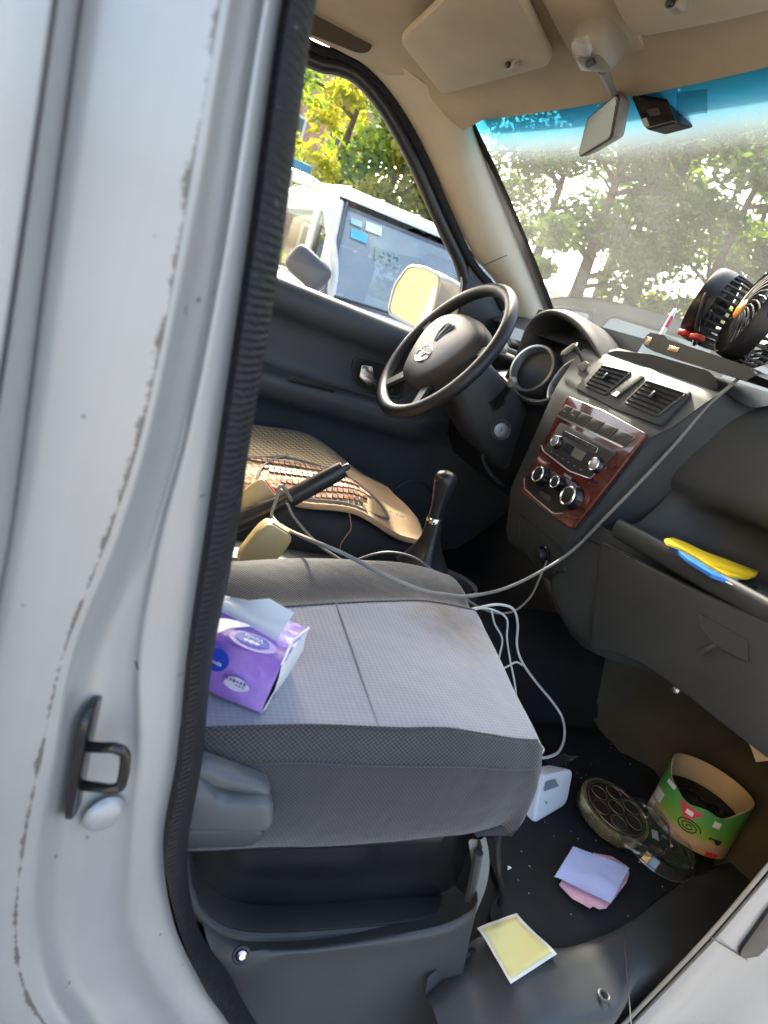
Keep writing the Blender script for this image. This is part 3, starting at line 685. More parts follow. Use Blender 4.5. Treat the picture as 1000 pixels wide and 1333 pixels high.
# centre stack
ST = [(.285, .90, .085), (.295, .872, .090), (.32, .858, .095), (.385, .846, .110), (.405, .842, .116), (.43, .845, .121), (.53, .8585, .136), (.632, .872, .152), (.648, .880, .160), (.66, .888, .168), (.722, .917, .186), (.738, .928, .19), (.748, .945, .19), (.752, .965, .19)]
rows = []
for z, xf, hw in ST:
    fl_ = sstep(.30, .62, z)
    rows.append([V((1.20, hw + .15, z)), V((xf + .13, hw + .11 * fl_ + .02, z)), V((xf + .06, hw + .055 * fl_ + .01, z)), V((xf + .02, hw + .02, z)), V((xf + .004, hw + .006, z)), V((xf, hw, z)), V((xf - .003, hw * .5, z)), V((xf - .004, 0, z)), V((xf - .003, -hw * .5, z)), V((xf, -hw, z)), V((xf + .004, -hw - .006, z)), V((xf + .02, -hw - .018, z)), V((xf + .055, -hw - .040 * fl_ - .006, z)), V((xf + .10, -hw - .066 * fl_ - .012, z)), V((xf + .16, -hw - .10 * fl_ - .02, z))])
MB().grid([catmull(r, 3) for r in rows]).build('centre_stack', M_dash, DASH, ang=75)
# dash top across the middle with the dark open bin
rows = []
for y in [.70, .60, .50, .42, .34, .27, .22, .19, .12, 0, -.12, -.19, -.22, -.26]:
    m = sstep(.24, .17, y) * sstep(-.25, -.18, y)
    rows.append([V((.945, y, lerp(.735, .752, m))), V((.965, y, lerp(.745, .760, m))), V((1.03, y, .775)), V((1.10, y, .775)), V((1.2, y, .73)), V((1.34, y, .64))])
MB().grid(rows).build('dash_top', M_dash, DASH, mods=[('SUBSURF', dict(levels=1, render_levels=1))], ang=80)
bn = round_quad([on(u, v, 'x', .94) for u, v in [(786, 464), (800, 457), (850, 462), (925, 484), (936, 497), (934, 510), (915, 512)]], .012)
MB().slab(bn, (-1, 0, .25), .004, .0015).build('open_bin', pm('bin_black', (.008, .008, .009), .6), DASH)
# vents
F2 = Frame((.9015, 0, .690), (0, -1, 0), (.43, 0, .903))
def quad2(fr, pts, h=0): return [fr.P(*fr.px(u, v), h=h) for u, v in pts]
plate = quad2(F2, [(790, 470), (850, 482), (903, 513), (860, 556), (800, 534), (750, 507)])
MB().slab(round_quad(plate, .010), F2.n, .006, .002).build('vent_plate', M_dash, DASH)
for cn in ([(787, 479), (824, 488), (791, 517), (764, 505)], [(845, 499), (896, 516), (858, 545), (816, 527)]):
    a = quad2(F2, cn, .0065); v_ = MB().slab(round_quad(a, .005), F2.n, .0015).build('air_vent', M_black, DASH)
    cc = sum(a, V()) / 4; ro = round_quad(a, .006); MB().tube(ro + ro[:1], .0026, 8).build('vent_rim', M_plastic, v_)
    ns = 6
    for k in range(ns):
        t = (k + .5) / ns; l = lerp(a[0], a[3], t); r_ = lerp(a[1], a[2], t); d = (r_ - l)
        l2, r2 = l + d * .04, r_ - d * .04
        up = F2.u * .0009 + F2.n * .004
        MB().add([l2 - up * .2 + F2.n * .002, r2 - up * .2 + F2.n * .002, r2 + up + F2.n * .003, l2 + up + F2.n * .003, l2 + F2.u * .0018 - up * .2, r2 + F2.u * .0018 - up * .2], [(0, 1, 2, 3), (3, 2, 5, 4), (0, 4, 5, 1)]).build('slat', M_dash, v_)
    m_ = lerp(lerp(a[0], a[1], .48), lerp(a[3], a[2], .48), .45)
    MB().rbox(Matrix.Translation(m_ + F2.n * .006) @ Matrix((F2.r, F2.u, F2.n)).transposed().to_4x4(), .007, .016, .006, .002).build('vent_tab', M_black, v_)
sw = quad2(F2, [(832, 490), (842, 494), (806, 521), (796, 516)], .0065); sp_ = MB().slab(round_quad(sw, .003), F2.n, .003, .001).build('switch_strip', M_dash, DASH)
MB().slab(round_quad(quad2(F2, [(806, 513), (811, 515), (806, 521), (799, 518)], .0095), .001), F2.n, .001).build('indicator', M_satin, sp_)
# wood fascia, buttons, radio, climate knobs
F1 = Frame((.8585, 0, .53), (0, -1, 0), (.133, 0, .991)); F1.O = F1.O + F1.n * .004
wo = quad2(F1, [(741, 516), (790, 536), (845, 566), (800, 625), (748, 690), (714, 668), (678, 640), (706, 583)])
MB().slab(round_quad(wo, .008), F1.n, .006, .0022, 3).build('wood_fascia', M_wood, DASH)
tl, tr_, br, bl = quad2(F1, [(741, 529), (830, 570), (816, 583), (730, 542)], .0065)
MB().slab(round_quad([lerp(tl, br, -.02), tr_ + (tr_ - tl) * .012, br + (br - tr_) * .15, bl + (bl - tl) * .15], .003), F1.n, .0015).build('button_bezel', M_satin, DASH)
cuts = [0, .125, .27, .44, .62, .81, 1]
for i in range(6):
    s0, s1 = cuts[i] + .008, cuts[i + 1] - .008
    pts = [lerp(tl, tr_, s0), lerp(tl, tr_, s1), lerp(bl, br, s1), lerp(bl, br, s0)]
    b = MB().slab([p + F1.n * .001 for p in round_quad(pts, .0015, 2)], F1.n, .004, .0012).build('button', pm('button_grey', (.10, .095, .085), .35), DASH)
    if i < 2: m_ = sum(pts, V()) / 4; MB().rbox(Matrix.Translation(m_ + F1.n * .0052) @ Matrix((F1.r, F1.u, F1.n)).transposed().to_4x4(), .009, .002, .0004, 0).build('button_mark', M_satin, b)
RAD = MB().slab(round_quad(quad2(F1, [(733, 551), (808, 590), (772, 624), (745, 614), (711, 588)], .0055), .008), F1.n, .003, .001).build('radio', pm('radio_grey', (.05, .047, .044), .35), DASH)
ro = round_quad(quad2(F1, [(708, 580), (711, 589), (745, 615), (772, 625), (790, 606)], .008), .006); MB().tube(ro[3:-3], .0013, 6).build('radio_trim', M_satin, RAD)
def knob(name, u, v, R, par, h0, depth, face=M_black):
    a, b = F1.px(u, v, h0 + depth); O = F1.P(a, b, h0)
    k = MB().lathe([(R * 1.28, 0), (R * 1.22, depth * .3), (R * 1.08, depth * .6), (R * 1.02, depth * .95), (R * .9, depth)], O, F1.n, 36, True).build(name, M_gloss, par)
    MB().torus(O + F1.n * depth, F1.n, R * .93, R * .13, 40, 8).build('ring', M_chrome, k)
    MB().lathe([(R * .86, depth * .9), (R * .86, depth * 1.0), (R * .6, depth * 1.04), (0, depth * 1.06)], O, F1.n, 32).build('cap', face, k)
    return k
knob('knob', 722, 574, .0115, RAD, .008, .010, M_satin); knob('knob', 773, 604, .0125, RAD, .008, .010, M_satin)
lcd = quad2(F1, [(742, 578), (768, 592), (761, 603), (736, 588)], .0088); MB().slab(lcd, F1.n, .0006).build('display', pm('lcd', (.20, .19, .15), .2), RAD)
MB().slab(quad2(F1, [(742, 578), (753, 584), (747, 595), (736, 588)], .0096), F1.n, .0004).build('display_dark', pm('lcd_dark', (.03, .035, .04), .15), RAD)
ks = quad2(F1, [(739, 563), (783, 585), (780, 592), (736, 569)], .0088); MB().slab(round_quad(ks, .002), F1.n, .0012).build('key_strip', M_black, RAD)
kr = round_quad(ks, .002); MB().tube(kr + kr[:1], .0006, 6).build('key_frame', M_satin, RAD)
for i in range(6):
    s = (i + .5) / 6; m_ = lerp(lerp(ks[0], ks[1], s), lerp(ks[3], ks[2], s), .5)
    MB().rbox(Matrix.Translation(m_ + F1.n * .0016) @ Matrix((F1.r, F1.u, F1.n)).transposed().to_4x4(), .008, .004, .001, .0004, 1).build('preset_key', M_plastic, RAD)
l0, l1 = quad2(F1, [(722, 590), (760, 613)], .0088)
for i in range(6):
    m_ = lerp(l0, l1, i / 5); MB().rbox(Matrix.Translation(m_) @ Matrix((F1.r, F1.u, F1.n)).transposed().to_4x4(), .006, .0014, .0006, 0).build('key_mark', M_satin, RAD)
CL = MB().slab(round_quad(quad2(F1, [(700, 606), (716, 612), (756, 632), (757, 650), (738, 668), (724, 668), (690, 640), (690, 622)], .0055), .012), F1.n, .0018, .0006).build('climate_panel', M_black, DASH)
kr = round_quad(quad2(F1, [(686, 622), (686, 637), (700, 650), (724, 670), (738, 670)], .0075), .006); MB().tube(kr[3:-3], .0014, 6).build('climate_trim', M_satin, CL)
knob('knob', 700, 617, .0165, CL, .007, .016); knob('knob', 722, 627, .0125, CL, .007, .016); knob('knob', 739, 645, .0190, CL, .007, .018)
sl2 = quad2(F1, [(708, 640), (722, 649), (719, 655), (705, 645)], .0076); MB().slab(sl2, F1.n, .002, .0006).build('slider', M_plastic, CL)
MB().slab(quad2(F1, [(738, 617), (748, 623), (746, 626), (737, 620)], .0062), F1.n, .0008).build('lamp', M_satin, CL)
# lower console below the fascia: panel outline, power socket, coin slot
F3 = Frame((.852, 0, .345), (0, -1, 0), (-.17, 0, .985)); 
pp = round_quad(quad2(F3, [(676, 668), (692, 680), (730, 712), (738, 745), (700, 738), (678, 705)], .002), .008); MB().tube(pp + pp[:1], .0013, 6).build('console_gap', M_black, DASH)
a, b = F3.px(712, 722); soc = MB().lathe([(.017, 0), (.018, .004), (.016, .006), (.012, .0055), (.011, -.004), (0, -.004)], F3.P(a, b, .004), F3.n, 32).build('power_socket', M_gloss, DASH)
MB().lathe([(.0115, -.003), (.0118, .014), (.010, .018), (0, .019)], F3.P(a, b, .004), F3.n, 28).build('plug', M_black, soc)
a, b = F3.px(685, 687); MB().rbox(F3.M(a, b, .003), .022, .006, .003, .001).build('slot_cover', M_plastic, DASH)
# side of the console facing the passenger (joins console and glovebox)
rows = []
for z in (.225, .228, .235, .25, .28, .32, .38, .44, .455):
    e = 1
    dzz = .06 * sstep(.34, .225, z); xi = .03 * sstep(.25, .225, z)
    rows.append([V((.90 + xi, -.06, z + dzz)), V((.858 + xi, -.085, z + dzz)), V((.856 + xi, -.12, z + dzz * .6)), V((.860 + xi, -.18, z)), V((.868 + xi, -.24, z + .012)), V((.90, -.27, z + .02)), V((1.0, -.30, z + .02))])
MB().grid(rows).build('console_side', M_dash, DASH, ang=75, mods=[('SUBSURF', dict(levels=1, render_levels=1))])
# lower edges and knee panel on the driver's side
rows = []
for y in (.10, .16, .24, .30, .40, .50, .60, .70):
    rows.append([V((x, y, z)) for x, z in ((1.05, .62), (.98, .60), (.93, .585), (.925, .54), (.935, .46), (.955, .38), (1.0, .33), (1.2, .32))])
MB().grid(rows).build('knee_panel', M_black, DASH)
# instrument hood
HX = .925
hp_ = [on(u, v, 'x', HX) for u, v in [(668, 478), (679, 448), (688, 425), (703, 410), (722, 406), (745, 416), (764, 436), (778, 458), (786, 476)]]
hc = catmull(hp_, 5); cen = on(726, 470, 'x', HX)
rings = []
for p in hc:
    d = (p - cen); dn = d.normalized()
    rings.append([V((1.09, p.y, p.z - .02)) - dn * .03, p + V((.07, 0, 0)) - dn * .016, p + V((.006, 0, 0)) - dn * .010, p + V((-.004, 0, 0)) - dn * .003, p + V((-.002, 0, 0)) + dn * .006, p + V((.02, 0, .004)) + dn * .010, p + V((.09, 0, -.004)) + dn * .010, V((1.16, p.y * 1.02, .70))])
MB().grid(rings).build('instrument_hood', pm('hood_plastic', (.030, .028, .027), .6, bump=.3, bs=700), DASH, ang=80)
MB().add([V((.985, .56, .56)), V((.985, .12, .56)), V((1.01, .12, .80)), V((1.01, .56, .80))], [(0, 1, 2, 3)]).build('cluster_back', M_black, DASH, False)
for u, v, rr in ((692, 479, .058), (742, 497, .058)):
    O = on(u, v, 'x', .905); ax = V((-.88, -.30, .22))
    if u > 700: O = on(738, 496, 'x', .925); ax = V((-.95, .1, .25))
    gg = MB().lathe([(rr * .84, -.035), (rr * .88, -.006), (rr * .94, .002), (rr * 1.03, .001), (rr * 1.07, -.006), (rr * 1.07, -.05)], O, ax, 48).build('gauge_bezel', M_satin, DASH)
    MB().lathe([(rr * .9, -.02), (0, -.02)], O, ax, 40).build('gauge_face', M_black, gg)
# lower rim of the cluster opening
MB().tube(catmull([on(u, v, 'x', .91) for u, v in [(662, 500), (672, 512), (690, 522), (705, 524), (718, 520), (728, 508)]], 5), .007, 8).build('cluster_rim', M_dash, DASH)
# side defroster cap at the left end of the dash
MB().rbox(Matrix.Translation(on(672, 449, 'x', .93)) @ Matrix.Rotation(.4, 4, 'X'), .05, .035, .016, .007).build('side_vent', M_plastic, DASH)

# ================================================================== steering column and wheel
TI = radians(27); WC = V((.69, .37, .632)); AXD = V((-cos(TI), 0, sin(TI))); WU = V((sin(TI), 0, cos(TI))); WR = V((0, -1, 0))
COLM = thing('steering_column', 'dark grey column shroud with ignition lock and wiper stalk', 'steering column', (.95, .37, .4))
rings = []
for d, hw, hu, hl in ((.045, .040, .04, .045), (.07, .062, .05, .062), (.10, .068, .056, .075), (.16, .074, .06, .095), (.22, .074, .06, .105), (.275, .070, .055, .100), (.33, .066, .05, .10)):
    O = WC - AXD * d
    rings.append([O + WR * x * hw + WU * (y * (hu if y > 0 else hl)) for x, y in [(cos(t) * (abs(cos(t)) ** -.45 if abs(cos(t)) > .02 else 1), sin(t) * (abs(sin(t)) ** -.45 if abs(sin(t)) > .02 else 1)) for t in [2 * pi * k / 32 for k in range(32)]]])
MB().loft(rings).build('shroud', M_plastic, COLM, ang=60)
MB().tube([WC - AXD * .05, WC - AXD * .02, WC], .028, 16).build('hub_shaft', M_black, COLM)
yi = .37 - .074
Oi = on(652, 560, 'y', yi - .004); axi = V((-.30, -.95, .12))
ig = MB().lathe([(.027, -.004), (.0265, .004), (.023, .006), (.0205, .004), (.0175, .004)], Oi, axi, 36).build('ignition_lock', M_plastic, COLM)
MB().lathe([(.0175, .0), (.0175, .0055), (.015, .0065), (.006, .0062), (0, .0062)], Oi, axi, 32).build('lock_face', pm('lock_grey', (.25, .25, .25), .4, .6), ig)
fi = Frame(Oi, V((.95, -.30, 0)), (0, 0, 1)); MB().rbox(Matrix.Translation(Oi + axi.normalized() * .0066) @ Matrix((fi.r, fi.u, fi.n)).transposed().to_4x4(), .0022, .009, .001, .0004).build('key_slot', M_black, ig)
s0 = on(644, 530, 'y', yi + .01); s1 = on(652, 517, 'y', yi - .03); s2 = on(665, 500, 'y', yi - .075)
st = MB().tube([s0, lerp(s0, s1, .5), s1, lerp(s1, s2, .5), s2], [.008, .010, .009, .008, .0075], 12).build('wiper_stalk', M_black, COLM)
MB().tube([s2, s2 + (s2 - s1) * .22, s2 + (s2 - s1) * .34], [.009, .0095, .006], 12).build('stalk_tip', M_grey, st)
sl3 = [on(u, v, 'y', yi - .001) for u, v in [(636, 524), (646, 519), (658, 520), (656, 527), (643, 535)]]; MB().slab(sl3, (0, -1, 0), .003).build('stalk_slot', M_black, COLM)
MB().tube(catmull([on(u, v, 'y', .27) for u, v in [(628, 592), (632, 605), (642, 620), (656, 632)]], 5), .006, 8, flat=.5).build('knee_trim', M_plastic, COLM)
t1 = WC - AXD * .10 + WR * .06 + WU * .03
MB().rbox(Matrix.Translation(on(653, 455, 'y', .32)), .02, .03, .014, .005).build('switch_pod', M_grey, COLM)

SW = thing('steering_wheel', 'black steering wheel with oval chrome-outlined badge on its pad', 'steering wheel', WC)
M_wheel = pm('wheel_polyurethane', (.022, .022, .023), .42, bump=.25, bs=900)
MB().torus(WC, AXD, .186, .0155, 72, 16).build('rim', M_wheel, SW)
def wpt(a, b, h): return WC + WR * a + WU * b + AXD * h
# pad: rounded trapezoid, domed
PS_ = 1.22
outl = [(-.105, .052), (-.06, .074), (0, .080), (.06, .074), (.105, .052), (.112, .010), (.085, -.045), (.045, -.085), (0, -.094), (-.045, -.085), (-.085, -.045), (-.112, .010)]
oc = [(p.x * PS_, p.y * PS_) for p in catmull([V((a, b, 0)) for a, b in outl], 5, True)]
M_pad = pm('pad_vinyl', (.050, .046, .042), .45, bump=.3, bs=900)
MB().loft([[wpt(a * .72, b * .72, -.045) for a, b in oc], [wpt(a, b, -.02) for a, b in oc], [wpt(a * 1.0, b * 1.0, .002) for a, b in oc], [wpt(a * .95, b * .95, .014) for a, b in oc], [wpt(a * .80, b * .80, .023) for a, b in oc], [wpt(a * .5, b * .5, .029) for a, b in oc], [wpt(a * .2, b * .2, .031) for a, b in oc]]).build('airbag_pad', M_pad, SW)
for ang in (12, 168, 235, 305):
    a = radians(ang); d = V((cos(a), sin(a), 0)); n_ = V((-sin(a), cos(a), 0)); rings = []
    for r_, hw, h in ((.075, .022, -.012), (.12, .018, -.008), (.16, .016, -.004), (.186, .018, 0)):
        ctr = d * r_; rings.append([wpt(ctr.x + n_.x * x * hw, ctr.y + n_.y * x * hw, h + y * .009) for x, y in [(1, .3), (.7, 1), (-.7, 1), (-1, .3), (-.7, -1), (.7, -1)]])
    MB().loft(rings).build('spoke', M_wheel, SW)
# badge: oval ring with plumed crest above it
bd = MB().lathe([(.0225, .0), (.023, .003), (.0215, .004), (.0200, .003)], V((0, 0, 0)), V((0, 0, 1)), 40)
for i, p in enumerate(bd.v): bd.v[i] = wpt(p.x * 1.45, p.y * 1.05 - .040, .0275 + p.z)
em = bd.build('badge_ring', M_chrome, SW)
dk = MB().lathe([(.0195, .002), (0, .003)], V((0, 0, 0)), V((0, 0, 1)), 40)
for i, p in enumerate(dk.v): dk.v[i] = wpt(p.x * 1.45, p.y * 1.05 - .040, .0275 + p.z)
dk.build('badge_field', pm('badge_blue', (.06, .07, .10), .2), em)
MB().tube(catmull([wpt(a * 1.4, b * 1.3 - .040, .0315) for a, b in [(-.019, .004), (-.006, .002), (.0, -.006), (.006, .002), (.019, .004)]], 5), .0014, 6).build('badge_wing', M_chrome, em)
for s in (-1, 0, 1):
    MB().tube(catmull([wpt(a * 1.3, b * 1.3 + .012, .0312) for a, b in [(s * .004, -.010), (s * .012 - .003, .008), (s * .016, .024), (s * .010 + .004, .030), (s * .006 + .002, .016), (s * .003, -.006)]], 5), .0016, 6).build('crest_line', M_black, SW)

# ================================================================== passenger seat
PS = thing('passenger_seat', 'grey cloth passenger seat cushion with dark knit bolsters', 'car seat', (.3, -.37, 0))
# cushion cross-section from the near bottom edge over the top to the far side: (y, z)
SEC = [(-.585, .178), (-.597, .188), (-.607, .215), (-.609, .250), (-.605, .278), (-.598, .296), (-.590, .307), (-.582, .314),          # skirt, seam at 5
       (-.575, .3175), (-.54, .319), (-.47, .320), (-.40, .3215), (-.33, .324), (-.285, .327),                                          # light insert 8..13
       (-.262, .333), (-.225, .343), (-.190, .345), (-.158, .336), (-.138, .315), (-.128, .27), (-.130, .19)]
def seat_pt(x, i, lift=0):
    y, z = SEC[i]
    f = sstep(.40, .575, x)                                   # front roll-over
    bul = .010 * sin(max(0, min(1, (x - .1) / .45)) * pi)
    yc = -.365; y = yc + (y - yc) * (1 - .045 * f ** 3)
    ztop = z + (bul if i > 6 else 0) - (.012 * f ** 2) * (1 if i > 4 else .3)
    if i <= 3: ztop += .014 * sstep(.38, .56, x) * (1 - i / 4)
    if i >= 14: ztop -= .012
    if i <= 7: ztop += .012 * sstep(.30, .05, x) * (0 if i < 3 else -.3)
    xx = x + (.014 * (z - .19) / .13 if x > .5 else 0)
    ztop += .0035 * noise.noise(V((x * 11, y * 11, 3))) * (1 if i > 4 else .4); y += .004 * noise.noise(V((x * 13, z * 25, 8))) * (1 if i < 6 else 0)
    wy = max(0, min(1, (y + .60) / .31)); y += wy * interp(x, [.05, .17, .33, .45, .55], [-.145, -.122, -.075, -.035, 0])
    xx -= .058 * sstep(.15, .56, x) * max(0, min(1, (-.30 - y) / .30))
    return V((xx, y, ztop + lift))
XS = [-.10, -.02, .06, .12, .18, .24, .30, .36, .42, .47, .51, .54, .56]
def strip(i0, i1, k=4, lift=0):
    cs = [catmull([seat_pt(x, i, lift) for x in XS], 3) for i in range(len(SEC))]
    rows = [catmull([c[q] for c in cs], k) for q in range(len(cs[0]))]
    out = [r[i0 * k:i1 * k + 1] for r in rows]
    # front face: roll down
    last = out[-1]; pre = out[-2]
    for d, dz in ((.008, -.006), (.014, -.018), (.016, -.04), (.010, -.07), (-.035, -.12)):
        out.append([V((p.x + (d * sstep(.17, .26, p.z) if d > 0 else d), p.y, max(.192, p.z + dz))) for p in last])
    return out
def wavy(i):  # the knit/insert borders wander as on the real cover
    return i
MB().grid(strip(0, 5)).build('skirt', M_skirt, PS, ang=80)
MB().grid(strip(5, 8)).build('near_bolster', M_knit_dark, PS, ang=80)
MB().grid(strip(8, 13)).build('insert', M_knit_light, PS, ang=80)
MB().grid(strip(13, 20)).build('far_bolster', M_knit_dark, PS, ang=80)
allr = strip(0, 20)
def on_seat(u, v, z0=.32): return on(u, v, 'z', z0)
def line_idx(i, k=4, up=.0006): return [r[i * k] + V((0, 0, up)) for r in allr[:-5]]
MB().tube(line_idx(5, up=.0), .0014, 6).build('piping', M_skirt, PS)
MB().tube(line_idx(8), .0010, 6).build('seam', M_knit_dark, PS)
MB().tube(line_idx(13), .0010, 6).build('seam', M_knit_dark, PS)
# cross seam pressed into the insert
q = [r for r in allr if r[0].x > .318][0]
cs_ = [lerp(seat_pt(.322, i), seat_pt(.322, min(i + 1, 13)), 0) + V((.010 * (i - 10) / 3 * -.4, 0, .0004)) for i in range(8, 14)]
MB().tube(catmull(cs_, 5), .0017, 6).build('cross_seam', pm('seam_grey', (.25, .25, .28), .9), PS)
# underside pan
MB().rbox(Matrix.Translation((.15, -.38, .17)), .60, .40, .03, .01).build('seat_pan', M_black, PS)
# near side plastic: hinge cover, recliner lever, slide cover
def side_slab(pts, y, t, bev, name, mat=M_plastic, r=.012): return MB().slab(round_quad([on(u, v, 'y', y) for u, v in pts], r), (0, -1, 0), t, bev, 3).build(name, mat, PS)
side_slab([(180, 975), (262, 976), (300, 990), (345, 1006), (352, 1016), (340, 1018), (262, 1012), (180, 1000)], -.603, .02, .010, 'side_cover', pm('side_plastic', (.075, .08, .084), .42, bump=.2, bs=500, dust=.2), .008)
side_slab([(180, 990), (262, 998), (285, 1018), (320, 1020), (353, 1024), (352, 1060), (300, 1062), (180, 1056)], -.612, .022, .010, 'recliner_lever', pm('side_plastic', (.075, .08, .084), .42), .010)
side_slab([(170, 1062), (270, 1060), (340, 1064), (343, 1076), (325, 1086), (250, 1090), (170, 1092)], -.598, .016, .008, 'slide_cover', M_plastic, .008)
MB().tube([on(200, 1093, 'y', -.603), on(320, 1095, 'y', -.603)], .0045, 8).build('slide_rail', M_gloss, PS)
MB().rbox(Matrix.Translation(on(285, 1030, 'y', -.58)), .10, .03, .10, .01).build('side_frame', M_black, PS)
MB().grid([[V((x, y, z)) for x, z in ((.02, .30), (-.02, .45), (-.10, .70), (-.16, .92))] for y in (-.60, -.58, -.37, -.16, -.13)]).build('backrest', M_knit_dark, PS, mods=[('SOLIDIFY', dict(thickness=.08, offset=1)), ('SUBSURF', dict(levels=1, render_levels=1))])

# ================================================================== driver's seat and its woven cover
DS = thing('driver_seat', "dark cloth driver's seat cushion under the woven cover", 'car seat', (.4, .38, 0))
def dsec(x):
    f = sstep(.50, .665, x)
    return [V((x + .01, y, z)) for y, z in ((.125, .16), (.118, .19), (.120, .225 - .02 * f), (.128, .246 - .03 * f), (.145, .262 - .035 * f), (.22, .272 - .035 * f), (.38, .268 - .035 * f), (.54, .275 - .035 * f), (.60, .26 - .03 * f), (.62, .18))]
rw = [catmull(dsec(x), 3) for x in [-.1, .0, .1, .2, .3, .4, .5, .56, .60, .63, .65, .66]]
l = rw[-1]; rw += [[V((p.x + d, p.y, max(.15, p.z + dz))) for p in l] for d, dz in ((.008, -.008), (.012, -.04), (.008, -.09))]
MB().grid(rw).build('cushion', pm('driver_cloth', (.030, .030, .032), .85, bump=.5, bs=800), DS, ang=80)
MB().grid([[V((x, y, z)) for x, z in ((.02, .26), (-.04, .45), (-.14, .85))] for y in (.14, .16, .38, .60, .62)]).build('backrest', M_knit_dark, DS, mods=[('SOLIDIFY', dict(thickness=.08, offset=1))])
CV = thing('seat_cover', "tan woven seat cover with wooden tiles on the driver's seat", 'seat cover', (.4, .38, .28))
def weave_mat():
    m, nt, p = new_mat('straw_weave'); vec = coords(nt)
    mp = nt.nodes.new('ShaderNodeMapping'); mp.inputs['Rotation'].default_value = (0, 0, .5); nt.links.new(vec, mp.inputs[0])
    ck = nt.nodes.new('ShaderNodeTexChecker'); ck.inputs['Scale'].default_value = 85; nt.links.new(mp.outputs[0], ck.inputs[0])
    ck.inputs[1].default_value = (.52, .42, .26, 1); ck.inputs[2].default_value = (.17, .115, .06, 1)
    n = noise_tex(nt, vec, 14, 4)
    nt.links.new(mixc(nt, ramp(nt, n, .3, .7, (0, 0, 0), (.4, .4, .4)), ck.outputs[0], (.36, .25, .13)), p.inputs['Base Color']); nt.nodes[-1]
    p.inputs['Roughness'].default_value = .8
    b = ND(nt, 'ShaderNodeBump'); b.inputs['Strength'].default_value = .7; b.inputs['Distance'].default_value = .002
    nt.links.new(ck.outputs[1], b.inputs['Height']); nt.links.new(b.outputs[0], p.inputs['Normal']); return m
M_weave = weave_mat()
M_edge = pm('tan_edging', (.46, .30, .16), .85, bump=.5, bs=600)
M_border = pm('grey_binding', (.20, .18, .16), .9, bump=.5, bs=700)
def cover_z(x, y):
    f = sstep(.50, .665, x)
    return .290 + .012 * sin((x - .2) * 5) * 1 - .012 * sstep(.25, .55, y) - .035 * f - .024 * sstep(.20, .13, y) + .006 * noise.noise(V((x * 9, y * 9, 2)))
def cpt(x, y, h=0): return V((x, y, cover_z(x, y) + h))
rows = []
for i in range(40):
    x = -.08 + i * .0195; r = []
    yn = .125 + .02 * sstep(.45, .3, x) + .005 * sin(x * 30); yf = .585 - .20 * sstep(.45, .70, x) ** 2 - .03 * sin(x * 8)
    for j in range(26): r.append(cpt(x, lerp(yn, yf, j / 25)))
    rows.append(r)
l = rows[-1]; rows.append([p + V((.012, 0, -.012)) for p in l]); rows.append([p + V((.016, 0, -.04)) for p in l])
MB().grid(rows).build('woven_sheet', M_weave, CV, mods=[('SOLIDIFY', dict(thickness=.006, offset=1))])
MB().tube([r[0] + V((0, 0, .003)) for r in rows], .007, 8, flat=.6).build('edging', M_edge, CV)
MB().tube([r[-1] + V((0, 0, .003)) for r in rows], .005, 8).build('edging', M_border, CV)
# front apron of plain tan cloth
ap = []
for i in range(14):
    x = .54 + i * .0115; ap.append([cpt(x, lerp(.128, .50 - .10 * i / 13, j / 12), .0075) for j in range(13)])
l = ap[-1]; ap.append([p + V((.012, 0, -.012)) for p in l]); ap.append([p + V((.016, 0, -.05)) for p in l])
MB().grid(ap).build('apron', M_edge, CV)
# tile field: rows of small wooden tiles laced together near the passenger side
MT = [pm('tile_brown%d' % k, c, .45, var=.15) for k, c in enumerate([(.26, .11, .055), (.33, .16, .08), (.40, .24, .13), (.20, .085, .05)])]
tb = MB(); tb.rbox(Matrix(), .0132, .0112, .003, .0008, 1); tile_me = [tb.build('tile', MT[k], CV) for k in range(4)]
cnt = 0
for a in range(9):
    for b in range(17):
        y = .150 + a * .0145 + b * .0015; x = .38 + b * .0125 - a * .011
        if x > .58 or (a in (3, 6)) or x > .575 - abs(a - 3) * .012: continue
        k = random.randrange(4); src = tile_me[k]
        o = src if cnt < 4 and not src.get('u') else src.copy()
        if o is src: src['u'] = 1
        else: COL.objects.link(o); o.parent = CV
        o.matrix_parent_inverse = CV.matrix_basis.inverted()
        e = .004; nx = (cover_z(x + e, y) - cover_z(x - e, y)) / (2 * e); ny = (cover_z(x, y + e) - cover_z(x, y - e)) / (2 * e)
        zz = V((-nx, -ny, 1)).normalized(); xx = V((.12, 1, ny)).normalized(); yy = zz.cross(xx).normalized(); xx = yy.cross(zz)
        o.matrix_basis = Matrix.Translation(cpt(x, y, .0085)) @ Matrix((xx, yy, zz)).transposed().to_4x4(); cnt += 1
for o in tile_me:
    if 'u' in o: del o['u']
for pts in ([(.33, .155), (.40, .143), (.49, .143), (.57, .15), (.605, .165)], [(.605, .165), (.58, .20), (.53, .26), (.46, .30), (.38, .31)], [(.38, .31), (.34, .26), (.31, .20), (.30, .16)], [(.10, .17), (.2, .20), (.30, .26), (.38, .31)]):
    MB().tube(catmull([cpt(x, y, .009) for x, y in pts], 5), .0035, 8, flat=.6).build('binding', M_border, CV)
# trailing threads and the tie at the front corner
MB().tube(catmull([on(u, v, 'y', .112) for u, v in [(454, 662), (456, 675), (457, 688), (449, 700), (444, 708), (442, 720)]], 5), .0011, 6).build('loose_thread', M_edge, CV)

